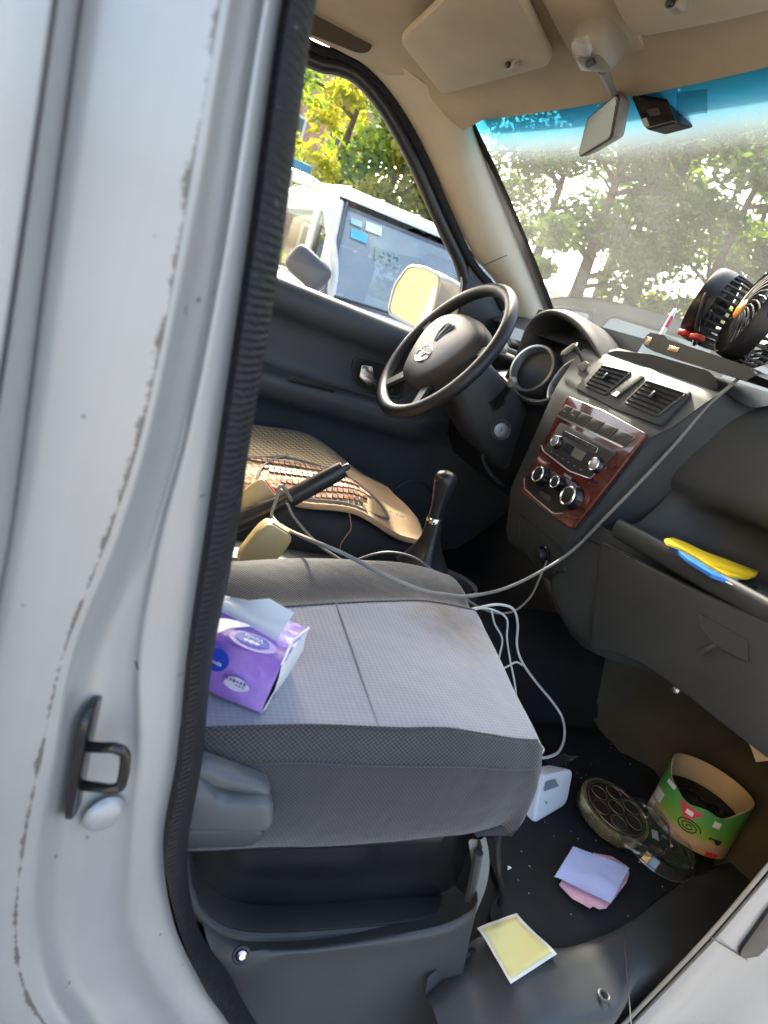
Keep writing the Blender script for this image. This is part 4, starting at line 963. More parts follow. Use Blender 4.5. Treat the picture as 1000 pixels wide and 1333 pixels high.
# ================================================================== centre console, gear lever, handbrake, buckles
CC = thing('centre_console', 'black floor console with oval gear well and cup recess', 'console', (.55, 0, .1))
def ringpts(z, s): return [V((.668 + cos(t) * .098 * s, -.005 + sin(t) * .068 * s, z)) for t in [2 * pi * k / 40 for k in range(40)]]
MB().loft([ringpts(.10, 1.08), ringpts(.19, 1.05), ringpts(.214, 1.03), ringpts(.222, .98), ringpts(.220, .90), ringpts(.205, .86), ringpts(.165, .84)]).build('gear_well', M_plastic, CC)
MB().loft([ringpts(.2235, .985), ringpts(.2245, .965), ringpts(.2235, .945), ringpts(.2225, .965), ringpts(.2235, .985)], False).build('well_ring', M_dash, CC)
MB().rbox(Matrix.Translation((.735, -.045, .224)) @ Matrix.Rotation(.9, 4, 'Z'), .03, .006, .003, .001).build('chrome_tab', M_chrome, CC)
MB().rbox(Matrix.Translation((.32, .02, .15)), .56, .15, .10, .03, 4).build('rear_box', M_plastic, CC)
MB().rbox(Matrix.Translation((.21, -.06, .205)) @ Matrix.Rotation(-.1, 4, 'Y'), .24, .05, .014, .005).build('belt_bracket', pm('bracket_grey', (.12, .125, .125), .4, .3), CC)
GL = thing('gear_lever', 'black gear knob on a leatherette boot with chrome collar', 'gear lever', (.63, 0, .2))
k0 = on(584, 610, 'y', 0); k1 = on(566, 676, 'y', 0); k2 = on(556, 722, 'y', 0); kd = (k0 - k1).normalized()
MB().lathe([(.0, .0), (.0135, 0), (.0135, .012), (.015, .035), (.0185, .058), (.0215, .074), (.0215, .083), (.018, .091), (.010, .0955), (0, .0965)], k1 + kd * .004, kd, 32).build('knob', pm('knob_leather', (.016, .016, .017), .32, bump=.3, bs=500), GL)
MB().lathe([(.0135, 0), (.0155, .002), (.0158, .010), (.0135, .013)], k1 - kd * .008, kd, 32).build('collar', M_chrome, GL)
rings = []
for j, (t, r_) in enumerate(((0, .015), (.25, .018), (.45, .0185), (.7, .026), (1.0, .040), (1.25, .055))):
    O = k1 + (k2 - k1) * t * 1.15
    rings.append([O + V((cos(a), sin(a), 0)) * r_ * (1 + .13 * sin(a * 4 + j * .9) * min(1, t * 2)) for a in [2 * pi * k / 36 for k in range(36)]])
MB().loft(rings).build('boot', pm('boot_leather', (.020, .020, .021), .38, bump=.3, bs=200), GL, ang=80)
HB = thing('handbrake', 'black handbrake lever raised between the two seats', 'handbrake', (.2, .02, .2))
h0 = on(285, 690, 'y', .03); h1 = on(372, 652, 'y', .02); h2 = on(446, 611, 'y', .02)
MB().tube([h0, lerp(h0, h1, .5), h1], [.020, .017, .014], 12, flat=.8).build('lever', M_black, HB)
MB().tube([lerp(h0, h1, .88), h1, lerp(h1, h2, .15), lerp(h1, h2, .5), lerp(h1, h2, .85), h2], [.0125, .0155, .0165, .0165, .0165, .015], 20).build('grip', M_black, HB)
hd_ = (h2 - h1).normalized()
MB().tube([h2 - hd_ * .001, h2 + hd_ * .001, h2 + hd_ * .002], [.0135, .0145, .0135], 20).build('end_ring', M_dash, HB)
MB().tube([h2, h2 + hd_ * .012, h2 + hd_ * .014], [.0065, .0065, .005], 12).build('release_button', M_black, HB)
def buckle(O, M, label, red):
    t = thing('seat_belt_buckle', label, 'buckle', O, 'beige seat belt buckles')
    b = MB()
    outline = [(-.019, -.034), (.019, -.034), (.023, -.02), (.024, .02), (.020, .036), (-.020, .036), (-.024, .02), (-.023, -.02)]
    pts = round_quad([V((a, c, 0)) for a, c in outline], .008)
    for z, s in (): pass
    rings = [[M @ V((p.x * s, p.y * s, z)) for p in pts] for z, s in ((-.012, .86), (-.010, .97), (-.005, 1), (.005, 1), (.010, .97), (.012, .88))]
    b.loft(rings).build('shell', M_beige_buckle, t)
    MB().rbox(M @ Matrix.Translation((0, .0355, 0)), .030, .004, .014, .0015).build('release_button', M_red if red else M_beige_buckle, t)
    MB().tube([M @ V((0, -.03, 0)), M @ V((.002, -.055, 0)), M @ V((.004, -.09, -.01))], .010, 10, flat=.4).build('stalk', M_black, t)
    return t
def frame_from(O, up, out):
    up = V(up).normalized(); out = V(out); out = (out - up * out.dot(up)).normalized(); r = up.cross(out); return Matrix.Translation(O) @ Matrix((r, up, out)).transposed().to_4x4()
O1 = on(343, 712, 'y', -.12); buckle(O1, frame_from(O1, on(362, 690, 'y', -.12) - on(322, 738, 'y', -.12), (.15, -1, .35)) @ Matrix.Scale(1.2, 4), 'beige buckle lying against the passenger seat beside the cable', False)
O2 = on(331, 648, 'y', .07); buckle(O2, frame_from(O2, on(350, 634, 'y', .07) - on(312, 662, 'y', .07), (.1, -.8, .7)), 'beige buckle with red release button behind the handbrake', True)

# ================================================================== overhead: visors, mirror, dash camera
def visor(pts, label, clip, z=1.176):
    t = thing('sun_visor', label, 'sun visor', sum((V(p) for p in pts), V()) / len(pts), 'beige sun visors')
    rp = round_quad(pts, .03, 6); c = sum(rp, V()) / len(rp)
    MB().loft([[c + (p - c) * .97 + V((0, 0, .006)) for p in rp], [p + V((0, 0, .0)) for p in rp], [p + V((0, 0, -.008)) for p in rp], [c + (p - c) * .985 + V((0, 0, -.013)) for p in rp], [c + (p - c) * .93 + V((0, 0, -.015)) for p in rp], [c + (p - c) * .4 + V((0, 0, -.017)) for p in rp]]).build('visor_panel', M_visor, t)
    if clip:
        cp = on(*clip, 'z', z - .026)
        ck = MB().rbox(Matrix.Translation(cp), .016, .020, .016, .004).build('visor_clip', M_grey, t)
        MB().rbox(Matrix.Translation(cp + V((-.011, .003, -.002))), .008, .012, .010, .003).build('clip_mouth', M_black, ck)
        MB().tube([cp + V((-.004, -.008, .004)), cp + V((-.002, -.022, .008)), cp + V((.002, -.03, .012))], .003, 8).build('visor_rod', M_grey, ck)
    return t
ZV = 1.172
dv = [on(u, v, 'z', ZV) for u, v in [(522, 44), (578, 116), (724, 74), (676, -26), (600, -30)]]
visor(dv, "beige sun visor on the driver's side, folded up under the headliner", (669, 86))
pv = [on(u, v, 'z', ZV) for u, v in [(795, -40), (808, 0), (830, 36), (940, 14), (1060, -16), (1040, -70)]]
visor(pv, 'beige passenger sun visor cut off by the top edge of the picture', (884, 6))
# shallow overhead panel between the visors
MB().slab(round_quad([on(u, v, 'z', 1.178) for u, v in [(705, -10), (738, 55), (768, 106), (862, 90), (826, 30), (800, -12)]], .02), (0, 0, -1), .006, .004, 2).build('overhead_panel', M_head, BODY)
RM = thing('rear_view_mirror', 'grey rear view mirror hanging from a beige roof mount', 'mirror', on(778, 60, 'z', 1.17))
mo = on(778, 62, 'z', 1.150)
M_mount = pm('mount_grey', (.27, .25, .21), .42, var=.06)
hf = rpoly(.068, .080, .026, 6)
fmo = Frame(mo, (0.45, -.9, 0), (.9, .45, 0))
MB().loft([[fmo.P(a * 1.0, b * 1.0, .028) for a, b in hf], [fmo.P(a * 1.02, b, .008) for a, b in hf], [fmo.P(a * .98, b * .97, -.008) for a, b in hf], [fmo.P(a * .80, b * .80, -.020) for a, b in hf], [fmo.P(a * .4, b * .4, -.025) for a, b in hf]]).build('mount', M_mount, RM)
lens = round_quad([on(u, v, 'z', 1.134) for u, v in [(747, 52), (766, 45), (776, 78), (774, 90), (758, 88)]], .006)
ml_ = MB().slab(lens, (-.45, -.3, -.8), .008, .004).build('mount_cover', pm('pearl_cover', (.52, .50, .45), .28), RM)
MB().slab(round_quad([on(u, v, 'z', 1.124) for u, v in [(763, 80), (773, 75), (777, 82), (767, 87)]], .002), (-.45, -.3, -.8), .004).build('cover_slot', M_black, ml_)
m0 = on(783, 86, 'z', 1.140); m1 = on(802, 128, 'x', .715); 
MB().tube([m0, lerp(m0, m1, .5), m1], [.014, .009, .008], 12, flat=.7).build('stem', M_mount, RM)
mnorm = V((-.94, .10, -.38)).normalized(); Om = on(782, 164, 'x', .715)
rgt = V((0, 0, 1)).cross(mnorm).normalized(); fr_ = Frame(Om, rgt, mnorm.cross(rgt))
mo_ = [fr_.P(*fr_.px(u, v)) for u, v in [(765, 156), (803, 124), (806, 128), (797, 178), (792, 182), (757, 203), (755, 200)]]
mc = sum(mo_, V()) / len(mo_); ro = round_quad(mo_, .006)
MB().slab([mc + (p - mc) * .95 + mnorm * .001 for p in ro], mnorm, .002).build('mirror_glass', M_mirror_dim, RM)
MB().tube(ro + ro[:1], .0022, 8).build('glass_border', M_black, RM)
MB().loft([[p + mnorm * .002 for p in ro], [mc + (p - mc) * 1.03 - mnorm * .002 for p in ro], [mc + (p - mc) * 1.02 - mnorm * .012 for p in ro], [mc + (p - mc) * .88 - mnorm * .026 for p in ro], [mc + (p - mc) * .5 - mnorm * .032 for p in ro]]).build('housing', M_mount, RM)
DC = thing('dash_camera', 'small black dash camera stuck to the windshield beside the mirror', 'dash camera', on(860, 140, 'x', .74))
dO = on(852, 146, 'x', .74); fdc = Frame(dO, (.25, -.96, 0), (.10, 0, 1))
if fdc.n.x > 0: fdc = Frame(dO, (-.25, .96, 0), (.10, 0, 1))
dq = [fdc.P(*fdc.px(u, v)) for u, v in [(824, 127), (862, 120), (868, 124), (882, 160), (845, 170), (840, 166)]]
MB().slab(round_quad(dq, .005), fdc.n, .006, .002).build('front_shell', M_gloss, DC)
MB().loft([[p + V((0, 0, 0)) for p in round_quad(dq, .005)], [p + V((.028, -.006, .004)) for p in round_quad(dq, .005)]]).build('body', M_black, DC)
MB().slab(round_quad([fdc.P(*fdc.px(u, v, .006), h=.0062) for u, v in [(842, 143), (857, 140), (861, 149), (846, 152)]], .002), fdc.n, .0006).build('screen', pm('dc_screen', (.06, .06, .07), .15), DC)
MB().slab([fdc.P(*fdc.px(u, v, .006), h=.0062) for u, v in [(836, 155), (842, 153), (846, 164), (840, 166)]], fdc.n, .0006).build('label', pm('pale_label', (.45, .43, .36), .6), DC)
bq = [onp(u, v, dO + V((.026, 0, 0)), fdc.n) for u, v in [(864, 118), (882, 114), (898, 157), (882, 160)]]
MB().slab(bq, fdc.n, .003).build('mount_pad', pm('blue_pad', (.02, .10, .15), .25), DC)

# ================================================================== twin fan on the dash
TF = thing('twin_fan', 'black double-headed clip fan on a glossy base on the dash top', 'fan', on(920, 470, 'x', .99))
b0_, b1_ = on(852, 452, 'x', 1.0), on(1000, 500, 'x', .955); bu = V((0, 0, 1)); bx = (b1_ - b0_).normalized(); bz = bx.cross(V((0, 0, 1))).normalized()
fb_ = Frame(b0_, bx, (0, 0, 1))
Lb = (b1_ - b0_).length
outl = [(0, 0), (.0, .015), (.010, .023), (.055, .026), (.075, .020), (.20, .018), (Lb - .02, .015), (Lb, .006), (Lb - .012, -.006), (.05, -.009), (.015, -.006)]
MB().loft([[fb_.P(a, b, .030) for a, b in outl], [fb_.P(a, b, .026) for a, b in outl], [fb_.P(a * 1.0, b * .9, -.03) for a, b in outl]]).build('base', pm('fan_base_black', (.008, .008, .009), .3, spec=.18), TF, ang=25)
for a, w_, hh in ((.006, .020, .016), (.088, .034, .010)):  # tan reflections on the glossy black base, put into the colour of thin plates
    MB().rbox(fb_.M(a + w_ / 2, .006, .0305), w_, hh, .002, .0008).build('tan_reflection', pm('reflection_tan', (.30, .22, .14), .2, .5), TF)
for k in (0, 1):
    MB().rbox(Matrix.Translation(on(892 + k * 16, 434 + k * 5, 'x', .962)) @ Matrix.Rotation(-.1, 4, 'X'), .024, .020, .011, .004).build('red_key', M_red, TF)
def fan_head(O, n, R, depth, front):
    n = V(n).normalized(); h = bpy.data.objects.new('fan_head', None); COL.objects.link(h); h.location = O; attach(h, TF)
    e1 = n.cross(V((0, 0, 1))).normalized(); e2 = e1.cross(n)
    if e2.z < 0: e2 = -e2
    def Q(r, a, d): return V(O) + (e1 * cos(a) + e2 * sin(a)) * r + n * d
    MB().lathe([(R * .97, .0), (R * 1.0, -.004), (R * 1.02, -.018), (R * .99, -.034), (R * .95, -.036), (R * .93, -.02), (R * .93, -.004), (R * .97, 0)], O, n, 56).build('shell_ring', M_black, h)
    cage = MB()                                     # spiral front grille
    for k in range(26):
        a = 2 * pi * k / 26; cage.tube([Q(R * (.20 + .75 * t), a + .75 * t, -.004 + .010 * (1 - t * t)) for t in (0, .25, .5, .75, 1)], .0016, 5)
    cage.build('front_grille', M_black, h)
    bars = MB()                                     # domed rear cage
    for k in range(30):
        a = 2 * pi * k / 30; bars.tube([Q(R * r, a, d) for r, d in ((.97, -.034), (.96, -.034 - depth * .35), (.90, -.034 - depth * .75), (.74, -.034 - depth), (.30, -.034 - depth * 1.06))], .0025, 6)
    bars.torus(Q(0, 0, -.034 - depth * .75), n, R * .90, .0016, 40, 6)
    bars.build('rear_cage', M_black, h)
    MB().lathe([(R * .34, -.034 - depth * 1.02), (R * .34, -.034 - depth * 1.1), (R * .28, -.034 - depth * 1.16), (0, -.034 - depth * 1.16)], O, n, 32).build('motor_cover', M_black, h)
    MB().lathe([(R * .22, .004), (R * .22, .008), (R * .18, .011), (0, .012)], O, n, 32).build('hub_cap', M_orange if front else M_black, h)
    bl = MB()
    for k in range(5):
        a = 2 * pi * k / 5; g_ = []
        for r in (.15, .4, .65, .85): g_.append([Q(R * r, a + da, -.014 - .010 * s) for da, s in ((-.1 - r * .25, 1.3), (.0, .3), (.12 + r * .35, -.9))])
        bl.grid(g_)
    bl.build('blades', M_black, h, mods=[('SOLIDIFY', dict(thickness=.0015))])
    return Q
f1 = on(914, 394, 'x', 1.00); n1 = V((-.55, .82, .16)); fan_head(f1, n1, .070, .050, False)
f2 = on(969, 405, 'x', .965); n2 = V((-.84, .52, .16)); fan_head(f2, n2, .079, .045, True)
for fo_, n_, uv in ((f1, n1, (905, 447)), (f2, n2, (962, 474))):
    base = on(*uv, 'x', .99); nn = n_.normalized(); sd = nn.cross(V((0, 0, 1))).normalized()
    side = fo_ - nn * .018 + sd * -.074
    MB().tube(catmull([base, lerp(base, side, .5) + sd * -.012, side, side + V((0, 0, .01))], 4), .008, 10, flat=.6).build('support_arm', M_black, TF)

# ================================================================== small things on the dash
PN = thing('pen', 'slim white stick with a red band standing behind the fan base', 'pen', on(856, 440, 'x', 1.05))
q0, q1 = on(855, 447, 'x', 1.05), on(880, 402, 'x', 1.10)
MB().tube([q0, lerp(q0, q1, .42)], .0055, 10).build('barrel', M_white, PN); MB().tube([lerp(q0, q1, .42), lerp(q0, q1, .74)], .0057, 10).build('band', pm('crimson', (.5, .03, .07), .4), PN); MB().tube([lerp(q0, q1, .74), lerp(q0, q1, .96), q1], [.0055, .0045, .002], 10).build('tip', pm('pale_tip', (.55, .55, .5), .4), PN)
CP = thing('phone_clip', 'chrome folding phone clip on the right of the instrument hood', 'phone clip', on(757, 465, 'x', .90))
e0, e1_, e2_ = on(752, 446, 'x', .90), on(750, 452, 'x', .90), on(762, 475, 'x', .91)
MB().tube([e0, e1_], .0035, 10).build('knuckle', M_chrome, CP)
MB().slab(round_quad([on(u, v, 'x', .90) for u, v in [(733, 458), (748, 447), (752, 450), (738, 462), (731, 463)]], .003), (-1, 0, 0), .004, .001).build('jaw', M_grey, CP)
MB().tube([e1_, lerp(e1_, e2_, .5), e2_], [.0045, .004, .0055], 10).build('stem', M_dash, CP)
MB().slab(round_quad([on(u, v, 'x', .905) for u, v in [(752, 476), (764, 470), (768, 474), (760, 484)]], .002), (-1, 0, 0), .004, .001).build('foot', M_grey, CP)
TZ = .496
CB = thing('comb', 'yellow plastic comb lying on the dash tray', 'comb', on(920, 728, 'z', TZ))
cpts = [on(u, v, 'z', TZ + .006) for u, v in [(864, 704), (874, 702), (890, 708), (915, 720), (950, 733), (986, 746), (984, 751), (972, 755), (948, 752), (925, 740), (905, 727), (885, 716), (868, 710)]]
MB().slab(round_quad(cpts, .003, 2), (0, 0, 1), .004, .001).build('comb_back', M_yellow, CB)
s0_, s1_ = on(922, 735, 'z', TZ + .0105), on(976, 753, 'z', TZ + .0105)
for k in range(26):
    p = lerp(s0_, s1_, k / 25); MB().rbox(Matrix.Translation(p + V((.004, .004, 0))) @ Matrix.Rotation(.75, 4, 'Z'), .012, .0009, .0014, 0).build('tooth', pm('tooth_yellow', (.55, .38, .01), .4), CB)
BK = thing('blue_brush', 'blue plastic brush handle lying under the yellow comb', 'brush', on(920, 740, 'z', TZ))
MB().slab(round_quad([on(u, v, 'z', TZ) for u, v in [(872, 713), (890, 718), (920, 737), (945, 745), (962, 757), (955, 763), (925, 752), (895, 733)]], .004, 3), (0, 0, 1), .006, .002).build('grip', M_blue, BK)
MB().tube([on(955, 757, 'z', TZ + .004), on(985, 766, 'z', TZ + .004)], .0025, 8).build('shaft', M_chrome, BK)
sc = tag(MB().tube(catmull([on(u, v, 'z', TZ + .003) for u, v in [(945, 757), (970, 770), (990, 778), (1010, 788)]], 4), .0012, 6).build('thin_cord', M_cable_white, None), 'thin pale cord at the right end of the dash tray', 'cord')

# ================================================================== tissue pack on the seat
TP = thing('tissue_pack', 'purple and white pack of tissues lying on the passenger seat', 'tissue pack', (.15, -.5, .33))
C0 = V((.184, -.571, .3275)); d1 = V((.042, .068, 0)); d2 = V((-.155, .085, 0)); hz = V((0.004, 0, .055))
def violet():
    m, nt, p = new_mat('violet_wrap'); vec = coords(nt); n = noise_tex(nt, vec, 14, 3)
    nt.links.new(ramp(nt, n, .35, .68, (.23, .10, .52), (.47, .30, .74)), p.inputs['Base Color']); p.inputs['Roughness'].default_value = .3; p.inputs['Coat Weight'].default_value = .4
    b = ND(nt, 'ShaderNodeBump'); b.inputs['Strength'].default_value = .5; b.inputs['Distance'].default_value = .006; nt.links.new(noise_tex(nt, vec, 32, 3), b.inputs['Height']); nt.links.new(b.outputs[0], p.inputs['Normal']); return m
M_violet = violet()
def tp(a, b, c):
    pil_ = .004 * sin(pi * max(0, min(1, a))) * sin(pi * max(0, min(1, b)))
    return C0 + d1 * a + d2 * b + hz * c + V((0, 0, pil_ * c)) + V((.002 * noise.noise(V((a * 4, b * 5, c * 3))), .003 * noise.noise(V((a * 5, b * 4, c * 3 + 9))), .003 * noise.noise(V((a * 4, b * 4, 5)))))
G = 9
wr = MB()
wr.grid([[tp(j / G, i / G, 1) for j in range(G + 1)] for i in range(G + 1)])
wr.grid([[tp(0, i / G, j / 4) + V((-.002 * sin(pi * j / 4), -.003 * sin(pi * j / 4), 0)) for j in range(5)] for i in range(G + 1)])
wr.grid([[tp(1, i / G, j / 4) for j in range(5)] for i in range(G + 1)])
wr.grid([[tp(j / G, i / G, 0) for j in range(G + 1)] for i in range(G + 1)])
wr.build('wrapper', M_violet, TP, ang=35)
en = MB(); en.grid([[tp(j / G, 0, i / 4) + V((.003 * sin(pi * i / 4), 0, 0)) for j in range(G + 1)] for i in range(5)])
en.build('white_end', pm('white_film', (.68, .72, .71), .35, bump=.4, bs=40), TP)
fold = [tp(.0, 0, 1.0), tp(.5, .03, 1.03), tp(1, 0, 1.0)]
MB().tube(fold, .0015, 6).build('end_crimp', pm('white_film', (.68, .72, .71), .35), TP)
ftop = Frame(tp(.45, .38, 1.0) + V((0, 0, .007)), -d2, d1); fsd = Frame(tp(0, .38, .5) + V((-.005, -.006, 0)), -d2, hz)
M_logo = pm('logo_blue', (.015, .06, .48), .3); M_ink = pm('white_ink', (.8, .82, .85), .4); M_pale = pm('pale_leaf', (.60, .56, .72), .4); M_dink = pm('grey_ink', (.12, .10, .2), .5)
def oval(fr, u, v, ru, rv, mat, name, h, par=TP, ang=0):
    a, b = fr.px(u, v, h); return MB().slab([fr.P(a + cos(t) * ru * cos(ang) - sin(t) * rv * sin(ang), b + cos(t) * ru * sin(ang) + sin(t) * rv * cos(ang), h) for t in [2 * pi * k / 32 for k in range(32)]], fr.n, .0004).build(name, mat, par), a, b
_, a, b = oval(ftop, 329, 836, .0225, .0135, pm('halo_violet', (.42, .30, .70), .35), 'logo_halo', .0)
lg, a, b = oval(ftop, 329, 834, .0165, .0095, M_logo, 'logo', .0008)
text_part('logo_text', 'Vinda', .0085, ftop, a, b + .0035, .0014, M_ink, lg, pi)
for k in (-1, 0, 1): MB().slab([ftop.P(a + k * .005 + cos(t) * .003, b - .0035 + sin(t) * (.0022 if k else .003), .0014) for t in [2 * pi * q / 12 for q in range(12)]], ftop.n, .0002).build('logo_mark', M_ink, lg)
lg2, a, b = oval(fsd, 281, 858, .0125, .012, M_logo, 'logo', .0008)
text_part('logo_text', 'Vinda', .006, fsd, a, b - .003, .0014, M_ink, lg2, 0)
lf = [fsd.P(*fsd.px(u, v, .001), h=.001) for u, v in [(290, 888), (297, 880), (310, 882), (319, 888), (326, 899), (312, 901), (300, 897)]]
lo = MB().slab(round_quad(lf, .003), fsd.n, .0004).build('leaf_print', M_pale, TP)
a, b = fsd.px(307, 889, .002)
for k in range(6): MB().rbox(fsd.M(a - .009 + k * .0034, b + .0012, .0016), .0022, .0016 + .0008 * (k % 3), .0003, 0).build('leaf_print_mark', M_dink, lo)
for k in range(3): MB().rbox(fsd.M(a + .001 + k * .0032, b - .0024, .0016), .0022, .0012, .0003, 0).build('leaf_print_mark', M_dink, lo)
# white panel on the top and the tissue pulled out of the slot
wpan = [ftop.P(*ftop.px(u, v, .0), h=.0004) for u, v in [(278, 806), (296, 806), (318, 812), (328, 816), (300, 818), (280, 826)]]
MB().slab(round_quad(wpan, .004), ftop.n, .0004).build('white_print', M_ink, TP)
tsl = [tp(.55, .62, 1.05), tp(.60, .42, 1.08), tp(.62, .25, 1.06)]
ts = []
for i in range(7):
    f = i / 6; base = lerp(tp(.62, .80, 1.03), tp(.40, .10, 1.03), f); hgt = .003 + .024 * f ** 1.5
    topp = base + V((.010 * f, .012 + .004 * f, hgt))
    ts.append([base + V((0, 0, -.004)), lerp(base, topp, .35) + V((-.002, -.006 * f, .002)), lerp(base, topp, .7) + V((.003, -.004 + .005 * sin(i * 2.3), 0)), topp + V((.003 * cos(i * 2.1), .005 * sin(i * 2.7), .005 * sin(i * 1.7)))])
MB().grid([catmull(r, 3) for r in ts]).build('tissue', pm('tissue_paper', (.78, .80, .78), .9), TP)

# ================================================================== things on the floor
def ellipse_m(u, v, z): return on(u, v, 'z', z)
MT_ = [(650, 1150), (641, 1175), (640, 1197), (660, 1215), (700, 1232), (735, 1236), (780, 1222), (825, 1196), (870, 1160), (905, 1140)]
mp_ = catmull([on(u, v, 'z', .008) for u, v in MT_] + [V(p) for p in ((1.08, -.52, 0), (1.14, -.46, 0), (1.15, -.34, 0), (1.13, -.22, 0), (1.0, -.18, 0), (.85, -.18, 0), (.72, -.20, 0), (.66, -.30, 0), (.64, -.42, 0))], 3, True)
def matz(p): return V((p.x, p.y, floor_z(p.x, p.y) + .003 + .0015 * noise.noise(p * 12)))
fm_ = MB(); cm_ = sum(mp_, V()) / len(mp_)
fm_.loft([[matz(p) - V((0, 0, .004)) for p in mp_], [matz(p) + V((0, 0, .004)) for p in mp_]] + [[matz(lerp(p, cm_, t)) + V((0, 0, .005)) for p in mp_] for t in (.02, .15, .3, .45, .6, .75, .9)])
tag(fm_.build('floor_mat', M_mat, None, ang=50), 'black felt floor mat in the passenger footwell', 'floor mat')
FZ = .012
# yellow note
def sheet(name, px, z, mat, t=.0008, wav=.003, par=None, n=8):
    q4 = [on(u, v, 'z', z) for u, v in px]; rows = []
    for i in range(n + 1):
        rows.append([lerp(lerp(q4[0], q4[1], j / n), lerp(q4[3], q4[2], j / n), i / n) + V((0, 0, wav * (.5 + .5 * sin(i * .6 + j * .5)) * (abs(i / n - .5) + abs(j / n - .5)))) for j in range(n + 1)])
    return MB().grid(rows).build(name, mat, par, mods=[('SOLIDIFY', dict(thickness=t, offset=1))])
NT = thing('sticky_note', 'yellow square note with white border by the door sill', 'note', on(670, 1235, 'z', FZ))
sheet('paper', [(620, 1211), (672, 1190), (723, 1246), (665, 1281)], FZ + .004, pm('note_white', (.72, .72, .66), .8), .0012, .006, NT)
sheet('yellow_face', [(626, 1212), (672, 1194), (717, 1244), (666, 1275)], FZ + .0062, pm('note_yellow', (.66, .60, .25), .8, var=.04), .0003, .006, NT)
# lens cloth with pinked edge over pink paper
q4 = [on(u, v, 'z', .024) for u, v in [(722, 1141), (746, 1102), (819, 1131), (796, 1175)]]; zz = []
for i in range(4):
    a, b = q4[i], q4[(i + 1) % 4]; n = max(6, int((b - a).length / .0028)); nn = V((b - a)).cross(V((0, 0, 1))).normalized()
    for k in range(n): zz.append(lerp(a, b, k / n) + nn * (.0013 if k % 2 else -.0004))
c = sum(zz, V()) / len(zz)
def drape(p, h=0): return V((p.x, p.y, .024 + h + .004 * noise.noise(V((p.x * 25, p.y * 25, 4))) ))
lc = MB(); lc.loft([[drape(p) for p in zz], [drape(p, .0012) for p in zz]] + [[drape(lerp(p, c, t), .0012) for p in zz] for t in (.1, .35, .6, .85)])
tag(lc.build('lens_cloth', pm('lilac_cloth', (.45, .50, .78), .9, bump=.4, bs=900, var=.06), None, ang=30), 'lilac-blue lens cloth with zigzag edges on the floor mat', 'cloth')
pk = [on(u, v, 'z', .016) for u, v in [(728, 1152), (737, 1162), (745, 1170), (760, 1178), (768, 1183), (772, 1180), (780, 1184), (789, 1183), (800, 1170), (815, 1150), (819, 1138), (815, 1128), (796, 1116), (775, 1112), (750, 1130), (735, 1140)]]
tag(MB().slab(pk, (0, 0, 1), .002).build('pink_paper', pm('pink_paper_m', (.62, .36, .42), .85, var=.15, vs=40), None, False), 'torn pink paper under the lilac lens cloth', 'paper')
# round tin with pierced lid
TN = thing('round_tin', 'flat round gilt tin with pierced brown lid on the mat', 'tin', on(792, 1066, 'z', FZ))
to = on(790, 1066, 'z', FZ + .006) ; tR = .061; tax = V((.05, -.12, 1)).normalized()
M_brass = pm('brass', (.50, .42, .22), .28, .8)
MB().lathe([(tR * .96, 0), (tR, .003), (tR, .016), (tR * 1.03, .018), (tR * 1.03, .024), (tR * .97, .026), (tR * .92, .0255)], to + tax * .004, tax, 56).build('rim', M_brass, TN)
MB().lathe([(tR * .95, .0252), (tR * .5, .0262), (0, .0268)], to + tax * .004, tax, 48).build('lid', pm('lid_brown', (.05, .032, .022), .35, .3), TN)
ft = Frame(to + tax * .0305, (1, 0, 0), (0, 1, .1))
for k in range(6):
    a = 2 * pi * k / 6; MB().torus(ft.P(cos(a) * tR * .56, sin(a) * tR * .56, .0008), tax, tR * .24, .0012, 28, 6).build('petal', pm('lid_bronze', (.16, .11, .07), .35, .6), TN)
MB().torus(ft.P(0, 0, .001), tax, tR * .24, .0014, 28, 6).build('petal', pm('lid_bronze', (.16, .11, .07), .35, .6), TN)
MB().torus(ft.P(0, 0, .0), tax, tR * .86, .0012, 48, 6).build('lid_ring', pm('lid_bronze', (.16, .11, .07), .35, .6), TN)
# clear plastic lids
def clear_lid(O, ax, R, label, tab):
    t = thing('plastic_lid', label, 'plastic lid', O, 'clear plastic lids')
    MB().lathe([(R * 1.03, 0), (R * 1.05, .002), (R * 1.02, .004), (R * .99, .006), (R * .97, .016), (R * .92, .020), (R * .70, .020), (R * .66, .016), (R * .35, .016), (R * .31, .013), (0, .013)], O, ax, 52).build('dome', M_clear, t)
    MB().torus(V(O) + V(ax).normalized() * .002, ax, R * 1.03, .0016, 52, 6).build('rolled_edge', M_clear, t)
    f = Frame(V(O) + V(ax).normalized() * .021, (1, 0, 0), (0, 1, 0))
    if tab: MB().rbox(Matrix.Translation(f.P(-.012, .008, .002)) @ Matrix.Rotation(.9, 4, 'Z'), .022, .011, .0008, .0003, 1).build('paper_tab', M_white, t)
clear_lid(on(855, 1104, 'z', .018), V((.03, -.05, 1)), .062, 'clear plastic dish with a white tab, in front of the green tub', True)
clear_lid(on(832, 1078, 'z', .048), V((-.30, -.12, 1)), .048, 'smaller clear lid leaning on the round tin', False)
